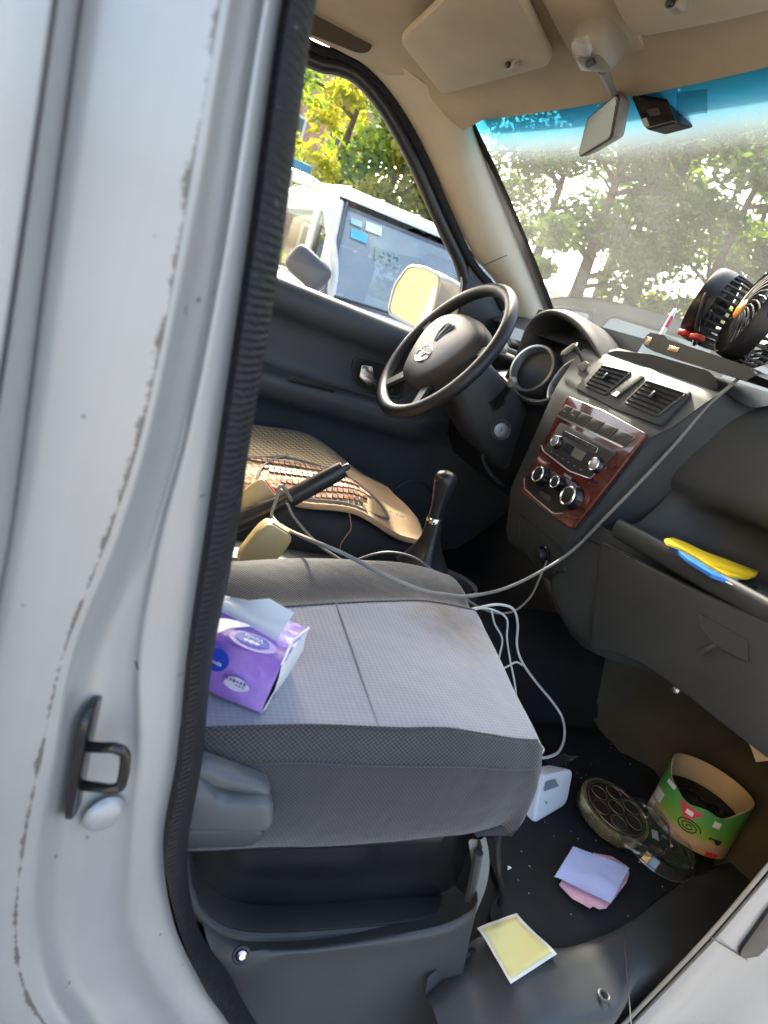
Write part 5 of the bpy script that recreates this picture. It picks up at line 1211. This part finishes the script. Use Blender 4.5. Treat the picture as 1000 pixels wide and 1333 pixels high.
# green paper tub with coils inside
TB = thing('paper_tub', 'green printed paper tub with torn front rim, black coils inside', 'tub', on(905, 1085, 'z', .03))
bO = on(893, 1078, 'z', .016); tR = .072; tax = V((.10, .10, 1)).normalized(); e1_ = V((1, 0, 0)); e1_ = (e1_ - tax * e1_.dot(tax)).normalized(); e2_ = tax.cross(e1_)
view = (CAM_POS - bO); va = math.atan2(view.dot(e2_), view.dot(e1_))
def cyl(a, h, r=tR): return bO + (e1_ * cos(a) + e2_ * sin(a)) * r + tax * h
def rimh(a):
    d = (a - va + pi) % (2 * pi) - pi
    return .106 - .034 * sstep(1.5, .4, abs(d + .1)) + .004 * sin(d * 7) * sstep(1.2, .5, abs(d))
N = 72
def tub_mat():
    m, nt, p = new_mat('tub_print'); vec = coords(nt); sep = nt.nodes.new('ShaderNodeSeparateXYZ'); nt.links.new(vec, sep.inputs[0])
    ad = nt.nodes.new('ShaderNodeMath'); ad.operation = 'MULTIPLY_ADD'; nt.links.new(noise_tex(nt, vec, 22, 2), ad.inputs[0]); ad.inputs[1].default_value = .035; nt.links.new(sep.outputs[2], ad.inputs[2])
    r = nt.nodes.new('ShaderNodeValToRGB'); mr = ND(nt, 'ShaderNodeMapRange'); mr.inputs[1].default_value = bO.z + .012; mr.inputs[2].default_value = bO.z + .125; nt.links.new(ad.outputs[0], mr.inputs[0]); nt.links.new(mr.outputs[0], r.inputs[0])
    r.color_ramp.elements[0].position = 0; r.color_ramp.elements[0].color = (.50, .34, .22, 1)
    r.color_ramp.elements[1].position = 1; r.color_ramp.elements[1].color = (.04, .30, .10, 1)
    e = r.color_ramp.elements.new(.30); e.color = (.52, .36, .24, 1); e = r.color_ramp.elements.new(.38); e.color = (.26, .42, .06, 1); e = r.color_ramp.elements.new(.62); e.color = (.10, .36, .09, 1)
    nt.links.new(r.outputs[0], p.inputs['Base Color']); p.inputs['Roughness'].default_value = .35; return m
wl = MB(); wl.grid([[cyl(2 * pi * k / N, rimh(2 * pi * k / N) * t) for k in range(N)] for t in (0, .25, .5, .75, 1)], True); wl.build('printed_wall', tub_mat(), TB)
il = MB(); il.grid([[cyl(2 * pi * k / N, rimh(2 * pi * k / N) * t, tR - .0022) for k in range(N)] for t in (0.02, .5, 1)] + [[cyl(2 * pi * k / N, rimh(2 * pi * k / N)) for k in range(N)]], True); il.build('card_liner', M_tan, TB)
MB().lathe([(tR - .003, .004), (0, .004)], bO, tax, 40).build('tub_floor', M_tan, TB)
ci = MB(); ci.lathe([(tR * .93, .01), (tR * .95, .054), (tR * .92, .058), (0, .058)], bO, tax, 48)
for k in range(5): ci.torus(bO + tax * .060, tax, tR * (.85 - .17 * k), .0045, 44, 8)
ci.build('coils', pm('coil_black', (.014, .016, .015), .6), TB)
def on_cyl(da, h, o=.0008): return cyl(va + da, h, tR + o)
def cpatch(name, da0, da1, h0, h1, mat, shape=None, n=10):
    rows = [[on_cyl(lerp(da0, da1, j / n), lerp(h0, h1, i / 4) if not shape else lerp(shape(j / n), h1, i / 4), .0009) for j in range(n + 1)] for i in range(5)]
    return MB().grid(rows).build(name, mat, TB)
cpatch('red_pennant', -.42, .22, .04, .066, pm('pennant_red', (.62, .05, .10), .4), lambda s: .040 + .026 * abs(s - .5) * 2)
cpatch('pennant_mark', -.17, .0, .052, .060, M_ink)
MB().tube([on_cyl(.02 + (.25 * (1 - t * .92)) * cos(t * 17) * 1.15, .034 + .0125 * (1 - t * .92) * sin(t * 17), .0012) for t in [k / 90 for k in range(91)]], .0010, 5).build('spiral_print', M_black, TB)
cpatch('white_label', -1.25, -.80, .030, .050, M_white); cpatch('white_label', -1.32, -.95, .012, .026, M_white)
cpatch('white_lettering', -.95, -.62, .070, .078, M_ink); cpatch('white_lettering', .45, .62, .055, .066, M_ink); cpatch('red_corner', .62, .95, .001, .010, M_red)
cpatch('insect_print', .52, .85, .030, .036, M_black, lambda s: .030 + .004 * sin(s * 6))
# white plug-in device with a small display
WD = thing('white_device', 'white plastic device with a small grey display against the seat', 'device', on(705, 1060, 'z', 0))
w0, w1 = on(693, 1074, 'z', .006), on(737, 1052, 'z', .006); w3 = on(706, 1009, 'z', .066); w2 = on(747, 1000, 'z', .070)
fw_ = Frame((w0 + w1 + w2 + w3) / 4, w1 - w0, w3 - w0)
if fw_.n.dot(CAM_POS - fw_.O) < 0: fw_.n = -fw_.n
wq = round_quad([w0, w1 + (w2 - w1) * .1, w2, w3], .016, 6)
wd = MB().loft([[p - fw_.n * .040 for p in wq], [p - fw_.n * .004 for p in wq], [fw_.O + (p - fw_.O) * .97 for p in wq], [fw_.O + (p - fw_.O) * .90 + fw_.n * .001 for p in wq]]).build('case', M_white, WD, ang=50)
MB().slab([fw_.P(*fw_.px(u, v, .001), h=.0014) for u, v in [(711, 1018), (734, 1009), (731, 1022), (708, 1030)]], fw_.n, .0005).build('display', pm('grey_lcd', (.22, .24, .28), .25), WD)
MB().slab([fw_.P(*[x + dx for x, dx in zip(fw_.px(711, 1045, .001), (cos(t) * .0014, sin(t) * .002))], h=.0014) for t in [2 * pi * k / 12 for k in range(12)]], fw_.n, .0004).build('pinhole', M_black, WD)
bgp = tag(sheet('clear_bag', [(698, 992), (735, 982), (752, 990), (728, 1000)], .05, M_clear, .0006, .01), 'crumpled clear plastic film behind the white device', 'plastic film')

# ================================================================== cables
def cable(name, pts, r, mat, label): return tag(MB().tube(catmull(pts, 8), r, 8).build(name, mat, None), label, 'cable')
gpath = [on(380, 652, 'y', .0), on(366, 632, 'y', -.01), on(360, 650, 'y', -.02), on(354, 672, 'y', -.03), on(372, 688, 'y', -.09), on(412, 706, 'z', .376), on(450, 722, 'z', .374), on(500, 748, 'z', .368), on(548, 768, 'z', .358), on(580, 774, 'z', .349), on(610, 776, 'z', .330), on(655, 767, 'y', -.19), on(700, 746, 'y', -.17), on(745, 717, 'x', .84), on(790, 672, 'x', .855), on(835, 626, 'x', .878), on(880, 577, 'x', .905), on(920, 530, 'x', .925), on(950, 503, 'x', .94), on(965, 490, 'x', .955)]
cable('fan_cable', gpath, .0030, M_cable_grey, 'grey cable running from the handbrake over the seat to the fan')
cable('black_cable', [on(374, 655, 'y', -.01), on(382, 672, 'y', -.02), on(398, 692, 'y', -.05), on(418, 712, 'y', -.08), on(436, 724, 'y', -.09), on(448, 732, 'y', -.10)], .0025, M_cable_grey, 'short dark cable hanging from the handbrake grip')
cable('charger_cable', [on(440, 745, 'y', -.05), on(462, 730, 'y', -.07), on(500, 719, 'y', -.09), on(535, 724, 'y', -.09), on(560, 740, 'y', -.09), on(585, 760, 'y', -.10), on(610, 782, 'y', -.12), on(640, 797, 'y', -.13), on(668, 796, 'y', -.13), on(690, 778, 'x', .83), on(703, 752, 'x', .835), on(712, 730, 'x', .845)], .0020, M_cable_grey, 'thin grey cable plugged into the dash power socket')
cable('white_cable', [on(590, 808, 'y', -.20), on(605, 796, 'y', -.20), on(628, 790, 'y', -.19), on(650, 787, 'y', -.19), on(668, 793, 'y', -.19), on(674, 812, 'y', -.19), on(673, 840, 'y', -.19), on(680, 862, 'y', -.20), on(698, 888, 'y', -.21), on(718, 912, 'y', -.22), on(732, 934, 'y', -.24), on(735, 958, 'y', -.28), on(728, 978, 'y', -.32), on(712, 986, 'y', -.35), on(698, 985, 'y', -.37)], .0024, M_cable_white, 'white cable looping outermost down to the footwell')
cable('white_cable', [on(598, 800, 'y', -.21), on(625, 792, 'y', -.20), on(645, 795, 'y', -.20), on(660, 806, 'y', -.20), on(660, 830, 'y', -.21), on(664, 858, 'y', -.22), on(670, 888, 'y', -.24), on(674, 920, 'y', -.27), on(684, 948, 'y', -.31), on(700, 966, 'y', -.34), on(708, 976, 'y', -.36), on(700, 986, 'y', -.38)], .0018, M_cable_white, 'thinner white cable running close along the front of the seat')
cable('white_cable', [on(640, 794, 'y', -.20), on(644, 812, 'y', -.20), on(654, 832, 'y', -.20), on(650, 856, 'y', -.21), on(650, 872, 'y', -.21), on(660, 868, 'y', -.21), on(672, 862, 'y', -.21), on(680, 866, 'y', -.21)], .0018, M_cable_white, 'short kinked white cable inside the larger loop')
# a pedal and bracket down in the driver's footwell
PD = thing('brake_pedal', 'small dark pedal pad beyond the console in shade', 'pedal', on(725, 836, 'y', .1))
MB().rbox(frame_from(on(725, 836, 'y', .02), (0.3, 0, .9), (-.9, -.2, .4)), .05, .035, .012, .004).build('pad', M_plastic, PD); MB().tube([on(727, 834, 'y', .03), V((1.15, .05, .35))], .006, 8).build('arm', M_black, PD)
BR = thing('metal_bracket', 'pale metal bracket under the right end of the dash', 'bracket', on(985, 975, 'x', .98))
MB().slab([on(u, v, 'x', .98) for u, v in [(973, 960), (992, 972), (1004, 990), (986, 992), (980, 975)]], (-1, 0, 0), .003).build('plate', M_tan, BR)
BR2 = tag(MB().lathe([(0, 0), (.006, 0), (.006, .008), (.003, .010), (0, .010)], on(882, 898, 'x', .92), (-1, -.3, .2), 16).build('bolt', M_satin, None), 'small bright bolt under the glovebox edge', 'bolt')
# crumbs and lint trodden into the mat
cr_ = MB(); rc = random.Random(5)
for _ in range(90):
    x_, y_ = rc.uniform(.66, 1.1), rc.uniform(-.60, -.22); r_ = rc.uniform(.0006, .0016); o_ = V((x_, y_, floor_z(x_, y_) + .010)); a_ = rc.uniform(0, 6)
    cr_.add([o_ + V((cos(a_), sin(a_), 0)) * r_ * 2, o_ + V((cos(a_ + 2), sin(a_ + 2), 0)) * r_, o_ + V((cos(a_ + 4), sin(a_ + 4), 0)) * r_, o_ + V((0, 0, r_))], [(0, 1, 3), (1, 2, 3), (2, 0, 3)])
cr_o = cr_.build('crumbs', M_tan, None, False); cr_o['kind'] = 'stuff'; cr_o['label'] = 'pale crumbs and lint scattered over the floor mat'; cr_o['category'] = 'crumbs'
# paper scraps
tag(sheet('paper_scrap', [(660, 1129), (664, 1128), (665, 1132), (661, 1133)], .02, M_white), 'tiny white scrap on the mat beside the seat box', 'scrap')

# ================================================================== outside: trees, vehicles, buildings
def add_leaves(mb, c, rad, n, size, rnd):
    for _ in range(n):
        d = V((rnd.gauss(0, 1), rnd.gauss(0, 1), rnd.gauss(0, 1))).normalized() * (rnd.random() ** .45)
        p = c + V((d.x * rad.x, d.y * rad.y, d.z * rad.z)); s = size * rnd.uniform(.6, 1.3)
        a = V((rnd.gauss(0, 1), rnd.gauss(0, 1), rnd.gauss(0, .7))).normalized(); b = a.orthogonal().normalized(); b = (b * cos(_) + a.cross(b) * sin(_))
        o = len(mb.v); mb.v += [p - a * s, p + b * s * .42, p + a * s, p - b * s * .42]; mb.f.append((o, o + 1, o + 2, o + 3)); mb.mi.append(0)
def tree(x, y, h, spread, leaf, n, label, cat='tree', lean=0, seed=0, low=.28, size=.10, trunk=.13, group='trees beyond the vehicles'):
    rnd = random.Random(seed); t = thing('tree' if cat == 'tree' else 'shrub', label, cat, (x, y, GZ), group)
    tops = []
    tr_ = MB(); pts = [V((x + lean * h * f * f + .12 * sin(f * 5 + seed), y + .1 * cos(f * 4 + seed), GZ + h * .82 * f)) for f in (0, .15, .3, .45, .6, .8, 1)]
    tr_.tube(pts, [trunk * 1.25, trunk, trunk * .9, trunk * .75, trunk * .55, trunk * .3, trunk * .08], 9)
    t_o = tr_.build('trunk', M_bark, t)
    for k in range(9):
        f = rnd.uniform(low + .06, .85); b = pts[0].lerp(pts[-1], f); i = min(5, int(f * 6)); b = lerp(pts[i], pts[i + 1], f * 6 - i)
        a = rnd.uniform(0, 2 * pi); L = spread * rnd.uniform(.5, .95) * (1.1 - f * .5); e = b + V((cos(a) * L, sin(a) * L, L * rnd.uniform(.2, .7)))
        m = lerp(b, e, .5) + V((0, 0, .08 * L)); MB().tube([b, m, e], [trunk * .35, trunk * .22, trunk * .06], 6).build('limb', M_bark, t)
        tops += [e, lerp(m, e, .4)]
    tops += [pts[-1], pts[-2]]
    cr = MB(); per = n // (len(tops) + 14)
    for e in tops: add_leaves(cr, e, V((.55, .55, .42)) * spread * rnd.uniform(.35, .6), per, size, rnd)
    for _ in range(14):
        a = rnd.uniform(0, 2 * pi); r_ = spread * sqrt(rnd.random()); zz = GZ + h * rnd.uniform(low, 1.0)
        add_leaves(cr, V((x + cos(a) * r_, y + sin(a) * r_, zz)), V((.5, .5, .32)) * spread * rnd.uniform(.3, .55), per, size, rnd)
    cr.build('crown', leaf, t, False)
def dirp(u, v, dist): d = ray(u, v).normalized(); p = CAM_POS + d * (dist / sqrt(d.x ** 2 + d.y ** 2)); return p
# seen through the driver's window
specs = [(395, 13, 6.5, 2.2, 0, 'slender pale-barked tree seen at the left edge of the driver window', .22), (455, 12, 4.9, 1.5, 1, 'yellow-green tree in the middle of the driver window', .12), (520, 12.5, 3.9, 1.6, 2, 'rounded dark green shrub above the white van roof', .12), (575, 11, 3.4, 1.3, 0, 'bright green bush above the right end of the white van', .10), (430, 19, 8.5, 3.2, 1, 'tall hazy yellow tree behind the others in the driver window', .2),
 (640, 15, 8.0, 2.4, 2, 'dark tree at the left edge of the windshield', .42), (700, 13, 7.4, 2.0, 2, 'leafy dark tree above the left of the parked car', .36), (765, 14, 8.2, 2.2, 0, 'broad green tree in the left half of the windshield', .44), (845, 13, 8.2, 2.3, 2, 'dark-trunked tree under the dash camera', .42), (905, 15, 8.6, 2.2, 0, 'green tree behind the fan heads', .46), (960, 12, 8.0, 2.0, 2, 'tree with leaning trunk behind the right fan', .50), (1020, 13, 8.2, 2.4, 0, 'tree at the right edge of the windshield', .48), (1100, 13, 8.0, 2.6, 2, 'tree just beyond the right edge of the windshield', .4),
 (800, 21, 3.8, 2.0, 1, 'thicket with sunlit yellow put into its leaf colour far behind the parked car', .05), (880, 20, 3.4, 1.8, 1, 'thicket with sunlit yellow put into its leaf colour low behind the fan', .05), (725, 20, 10.5, 3.0, 2, 'tall dark tree standing behind the front row, left of the mirror', .42), (880, 21, 11.0, 3.2, 2, 'tall dark tree standing behind the front row, below the dash camera', .46), (985, 20, 11.0, 3.2, 2, 'tall dark tree in the back row behind the right fan', .5)]
for i, (u, dist, h, spr, lf_, lab, low) in enumerate(specs):
    p = dirp(u, 420 + (u - 500) * .36, dist)
    tree(p.x, p.y, h, spr, M_leaf[lf_], 6200 if dist < 18 else 5200, lab, seed=i * 7 + 3, low=low, size=.085 if dist < 18 else .14, trunk=.12 + .02 * (i % 4), lean=.10 if 'leaning' in lab else 0)

# ---------------- white van parked facing the driver's side
WV = thing('white_van', 'white minivan facing the camera beyond the driver window, its door open', 'van', (2.0, 4.6, GZ))
VX0, VX1, VY = 1.22, 2.75, 3.55
def vsec(y, zb, zt, x0, x1, r): # front-view section ring at depth y
    c = []
    for cx, cz, a0 in ((x1 - r, zt - r, 0), (x0 + r, zt - r, pi / 2)):
        for k in range(6): a = a0 + k / 5 * pi / 2; c.append(V((cx + r * cos(a), y, cz + r * sin(a))))
    c += [V((x0, y, zb + .1)), V((x0 + .05, y, zb)), V((x1 - .05, y, zb)), V((x1, y, zb + .1))]
    return c
vb = MB()
vb.loft([vsec(VY - .52, -.42, .16, 1.36, 2.62, .10), vsec(VY - .46, -.44, .36, 1.26, 2.72, .12), vsec(VY - .20, -.44, .50, 1.20, 2.78, .10), vsec(VY + .02, -.44, .53, 1.18, 2.80, .06)])
vb.build('bonnet', M_wpaint, WV)
MB().loft([vsec(VY + .02, -.44, .53, 1.18, 2.80, .06), vsec(VY + .5, -.44, .55, 1.18, 2.80, .05), vsec(VY + 3.2, -.44, .55, 1.18, 2.80, .05)]).build('body', M_wpaint, WV)
MB().loft([vsec(VY + .50, 1.10, 1.235, 1.27, 2.71, .10), vsec(VY + .70, 1.10, 1.30, 1.25, 2.73, .10), vsec(VY + 1.6, 1.10, 1.33, 1.24, 2.74, .10), vsec(VY + 3.2, 1.10, 1.31, 1.24, 2.74, .10)]).build('roof', M_wpaint, WV)
for xx in (2.60, 2.30, 1.98, 1.66, 1.38): MB().tube([V((xx, VY + .72, 1.303)), V((xx, VY + 1.6, 1.335)), V((xx, VY + 3.1, 1.315))], .018, 8, flat=.5).build('roof_rib', M_wpaint, WV)
wz0, wz1 = .50, 1.17
cor = [V((1.21, VY + .03, wz0)), V((2.77, VY + .03, wz0)), V((2.69, VY + .52, wz1)), V((1.29, VY + .52, wz1))]
MB().slab(round_quad(cor, .06), (0, -.8, .6), .004).build('windshield', M_vanglass, WV)
for a, b in ((cor[0], cor[3]), (cor[1], cor[2])): MB().tube([a + V((0, .03, -.05)), lerp(a, b, .5) + V((0, .02, 0)), b + V((0, .04, .02))], .045, 10).build('pillar', M_wpaint, WV)
for a, b in ((cor[0] + V((.05, -.012, .0)), cor[3] + V((.05, -.012, 0))), (cor[3] + V((.02, -.012, -.02)), cor[2] + V((-.02, -.012, -.02))), (cor[0] + V((.02, -.012, .03)), cor[1] + V((-.02, -.012, .03)))):
    MB().tube([a, b], .032, 8, flat=.35).build('glass_border', pm('frit_grey', (.09, .10, .12), .4), WV)
MB().rbox(Matrix.Translation((2.0, VY + .02, .50)), 1.46, .12, .05, .02).build('cowl', pm('cowl_grey', (.10, .105, .11), .6), WV)
for xx, w_ in ((1.75, .45), (2.3, .45)): MB().tube([V((xx - w_, VY - .0, .545)), V((xx, VY - .012, .56)), V((xx + .12, VY, .53))], .010, 6).build('wiper', M_black, WV)
# seats, headrests and cargo wall seen through the glass
M_vseat = pm('van_seat', (.06, .085, .12), .9)
for xx in (1.58, 2.38):
    MB().rbox(Matrix.Translation((xx, VY + .95, .58)), .50, .16, .62, .07, 4).build('seat_back', M_vseat, WV)
    MB().rbox(Matrix.Translation((xx, VY + .97, 1.01)), .30, .12, .20, .05, 4).build('headrest', M_vseat, WV)
    for dx in (-.06, .06): MB().tube([V((xx + dx, VY + .96, .86)), V((xx + dx, VY + .96, .95))], .012, 6).build('headrest_post', M_satin, WV)
MB().rbox(Matrix.Translation((2.0, VY + 3.15, .82)), 1.46, .008, .62, .003).build('rear_window', M_pane, WV)
MB().rbox(Matrix.Translation((2.25, VY + 3.12, 1.06)), .22, .02, .07, .01).build('brake_lamp', pm('pink_lamp', (.62, .10, .14), .4), WV)
fg_ = Frame(lerp(cor[3], cor[0], .08) + V((.0, -.014, 0)), (1, 0, 0), (0, .59, .80))
for a, b, w_, h_, mt in ((.28, -.05, .13, .08, pm('sticker_white', (.62, .74, .74), .5)), (.17, -.16, .13, .08, pm('sticker_blue', (.08, .42, .66), .5)), (.14, -.06, .09, .05, pm('sticker_teal', (.30, .52, .56), .5))):
    MB().rbox(fg_.M(a, b, .002), w_, h_, .002, .0005, 1).build('sticker', mt, WV)
la, lb = fg_.px(503, 336); text_part('glass_digits', '1932', .15, fg_, la, lb, .004, pm('pale_sea_ink', (.16, .30, .33), .5), WV, 0, .8)
# side: doorway with dark interior, rear pillar
MB().rbox(Matrix.Translation((1.28, VY + 1.1, .86)), .05, .10, .62, .02).build('door_post', M_wpaint, WV)
MB().tube([V((1.30, VY + .25, .60)), V((1.30, VY + .55, 1.12)), V((1.30, VY + 1.05, 1.16))], .03, 8).build('door_frame', pm('frame_tan', (.42, .38, .30), .6), WV)
MB().rbox(Matrix.Translation((1.36, VY + 2.0, .85)), .006, 1.6, .5, .002).build('side_glass', M_pane, WV)
for xx in (1.30, 2.70):
    for yy in (VY + .12, VY + 2.6):
        wh = MB().lathe([(.17, -.08), (.27, -.09), (.29, -.05), (.29, .05), (.27, .09), (.17, .08)], (xx, yy, GZ + .29), (1, 0, 0), 32, True).build('wheel', M_black, WV)
        MB().lathe([(.17, .085), (.10, .07), (0, .075)], (xx, yy, GZ + .29), (-1 if xx < 2 else 1, 0, 0), 24).build('hub', M_satin, wh)
for xx in (1.42, 2.56): MB().rbox(Matrix.Translation((xx, VY - .48, .18)), .24, .10, .16, .04).build('headlight', M_chrome, WV)
MB().rbox(Matrix.Translation((2.0, VY - .53, -.22)), 1.44, .14, .26, .05).build('bumper', M_wpaint, WV)
# its open front door, hinged by the windshield pillar
hg = V((1.31, VY + .02, 0)); dd = V((-.90, .42, 0)).normalized(); fdr = Frame(hg, dd * -1, (0, 0, 1)); fdr = Frame(hg, V((.90, -.42, 0)), (0, 0, 1))
def dp(a, z, h=0): return hg + dd * a + V((0, 0, z)) + fdr.n * h
outer = [dp(0, -.30), dp(0, .52), dp(.05, .72), dp(.22, 1.12), dp(.32, 1.20), dp(.80, 1.22), dp(.90, 1.15), dp(.95, .5), dp(.93, -.30)]
inner = [dp(.09, .56), dp(.14, .74), dp(.29, 1.08), dp(.36, 1.13), dp(.78, 1.15), dp(.83, 1.10), dp(.85, .8), dp(.85, .56), dp(.45, .56)]
dl = MB(); low_ = [dp(0, -.30), dp(.93, -.30), dp(.95, .5), dp(.45, .5), dp(0, .5)]
dl.slab(low_, fdr.n, .08, .02).build('door_lower', M_wpaint, WV)
MB().tube(round_quad([dp(.02, .48), dp(.05, .70), dp(.25, 1.14), dp(.36, 1.18), dp(.80, 1.19), dp(.90, 1.12), dp(.92, .48)], .08, 4), .045, 10, flat=.7).build('door_window_frame', M_wpaint, WV)
MB().slab(round_quad(inner, .03), fdr.n, .004).build('door_glass', M_pane, WV)
mm_ = dp(.20, .66, .14); MB().rbox(Matrix.Translation(mm_) @ Matrix.Rotation(.45, 4, 'Y') @ Matrix.Rotation(-.44, 4, 'Z'), .30, .14, .20, .06, 4).build('door_mirror', pm('mirror_dark', (.05, .055, .065), .5), WV)

# ---------------- grey people carrier ahead, seen through the windshield
GC = thing('grey_car', 'dark grey-blue car parked ahead, its roof seen over the dash', 'car', (0, 0, GZ))
cc0 = dirp(835, 450, 4.7); cd = V((.72, -.69, 0)).normalized(); cn = V((-cd.y, cd.x, 0))
if cn.dot(CAM_POS - cc0) > 0: cn = -cn
GC.location = (cc0.x, cc0.y, GZ)
def cp(a, z, w_=0): return V((cc0.x, cc0.y, 0)) + cd * a + V((0, 0, z)) + cn * w_
M_cpaint = pm('slate_paint', (.045, .058, .07), .35, .1, coat=.15)
side = [(-2.2, -.30), (-2.25, .05), (-2.15, .35), (-1.75, .50), (-1.25, .58), (-.85, .92), (-.55, 1.08), (-.1, 1.15), (.6, 1.17), (1.3, 1.14), (1.75, 1.05), (2.05, .65), (2.15, .30), (2.15, -.30)]
sd_ = [(p.x, p.y) for p in catmull([V((a, z, 0)) for a, z in side], 4)]
def tumble(z): return .14 * sstep(.5, 1.15, z)
MB().loft([[cp(a, z, -.02 + tumble(z) + .05) for a, z in sd_], [cp(a, z, tumble(z)) for a, z in sd_], [cp(a, z * 1.0 + .015 * sstep(.9, 1.1, z), .4) for a, z in sd_], [cp(a, z + .02 * sstep(.9, 1.1, z), .85) for a, z in sd_], [cp(a, z * 1.0 + .015 * sstep(.9, 1.1, z), 1.3) for a, z in sd_], [cp(a, z, 1.7 - tumble(z)) for a, z in sd_]]).build('body', M_cpaint, GC, ang=50)
def cwin(pts, name='side_window'):
    q = round_quad([cp(a, z, tumble(z) - .012) for a, z in pts], .06); w_ = MB().slab(q, -cn, .006).build(name, M_cglass, GC); MB().tube(q + q[:1], .014, 6).build('window_trim', M_black, w_)
M_cglass = pm('car_window', (.22, .27, .27), .08, coat=.6)
cwin([(-1.15, .60), (-.45, .60), (-.38, 1.02), (-.62, .98)]); cwin([(-.36, .60), (.42, .60), (.42, 1.06), (-.28, 1.04)]); cwin([(.52, .60), (1.22, .60), (1.18, 1.04), (.52, 1.06)]); cwin([(1.32, .62), (1.82, .66), (1.60, .98), (1.28, 1.02)])
for z_ in (.34,): MB().tube([cp(-2.1, z_, -.005), cp(0, z_ + .06, -.01), cp(2.1, z_ + .05, -.005)], .012, 6).build('side_crease', M_cpaint, GC)
for a in (-.02, .86): MB().rbox(Matrix.Translation(cp(a, .46, -.02)) @ Matrix.Rotation(math.atan2(cd.y, cd.x), 4, 'Z'), .18, .03, .03, .01).build('door_handle', M_chrome, GC)
for a in (-1.4, 1.35):
    for w_ in (.05, 1.6):
        wh = MB().lathe([(.2, -.1), (.31, -.1), (.33, -.06), (.33, .06), (.31, .1), (.2, .1)], cp(a, GZ + .33, w_), cn, 32, True).build('wheel', M_black, GC); MB().lathe([(.2, .1), (.1, .09), (0, .1)], cp(a, GZ + .33, w_), -cn if w_ < 1 else cn, 24).build('rim', M_satin, wh)
# ---------------- buildings beyond
def block(O, sx, sy, h, mat, label, wins, rz=0):
    t = thing('building', label, 'building', (O[0], O[1], GZ)); R = Matrix.Translation((O[0], O[1], GZ + h / 2)) @ Matrix.Rotation(rz, 4, 'Z')
    MB().rbox(R, sx, sy, h, .05, 1).build('wall', mat, t); MB().rbox(Matrix.Translation((O[0], O[1], GZ + h + .1)) @ Matrix.Rotation(rz, 4, 'Z'), sx + .3, sy + .3, .2, .03, 1).build('parapet', mat, t)
    for k in range(wins):
        for f in range(max(1, int(h / 3))):
            for face in (-1, 1):
                M_ = R @ Matrix.Translation(((k + .5) / wins * sx - sx / 2, face * sy / 2, -h / 2 + 1.7 + f * 3)); w_ = MB().rbox(M_, 1.3, .10, 1.4, .02, 1).build('window', M_white, t); MB().rbox(M_ @ Matrix.Translation((0, face * .05, 0)), 1.1, .04, 1.2, .01, 1).build('pane', M_carglass, w_)
p = dirp(372, 300, 24); block((p.x - .8, p.y + 3), 6, 5, 7, pm('pink_render', (.50, .30, .25), .8), 'pink rendered house at the left edge of the driver window', 3)
p = dirp(700, 470, 36); block((p.x, p.y), 24, 6, 3.6, pm('white_render', (.68, .67, .63), .8), 'long low white wall building far behind the trees', 6, -.8)
p = dirp(960, 500, 30); block((p.x, p.y), 14, 5, 3.4, pm('white_render2', (.70, .69, .65), .8), 'low white building glimpsed right of the fans', 4, -.8)
block((-17, 3, 0), 26, 6, 8, pm('ochre_render', (.62, .45, .20), .8), 'ochre building behind the van, reflected in the side mirror', 12, -.9)
# blue sign on a post
p = dirp(383, 222, 9.5); SG = thing('blue_sign', 'small blue sign board on a post beside the pillar', 'sign', (p.x, p.y, GZ))
MB().rbox(Matrix.Translation(p), .42, .03, .26, .01).build('board', pm('sign_blue', (.02, .16, .28), .5), SG); MB().tube([V((p.x, p.y + .03, GZ)), p + V((0, .03, 0))], .025, 8).build('post', M_satin, SG)
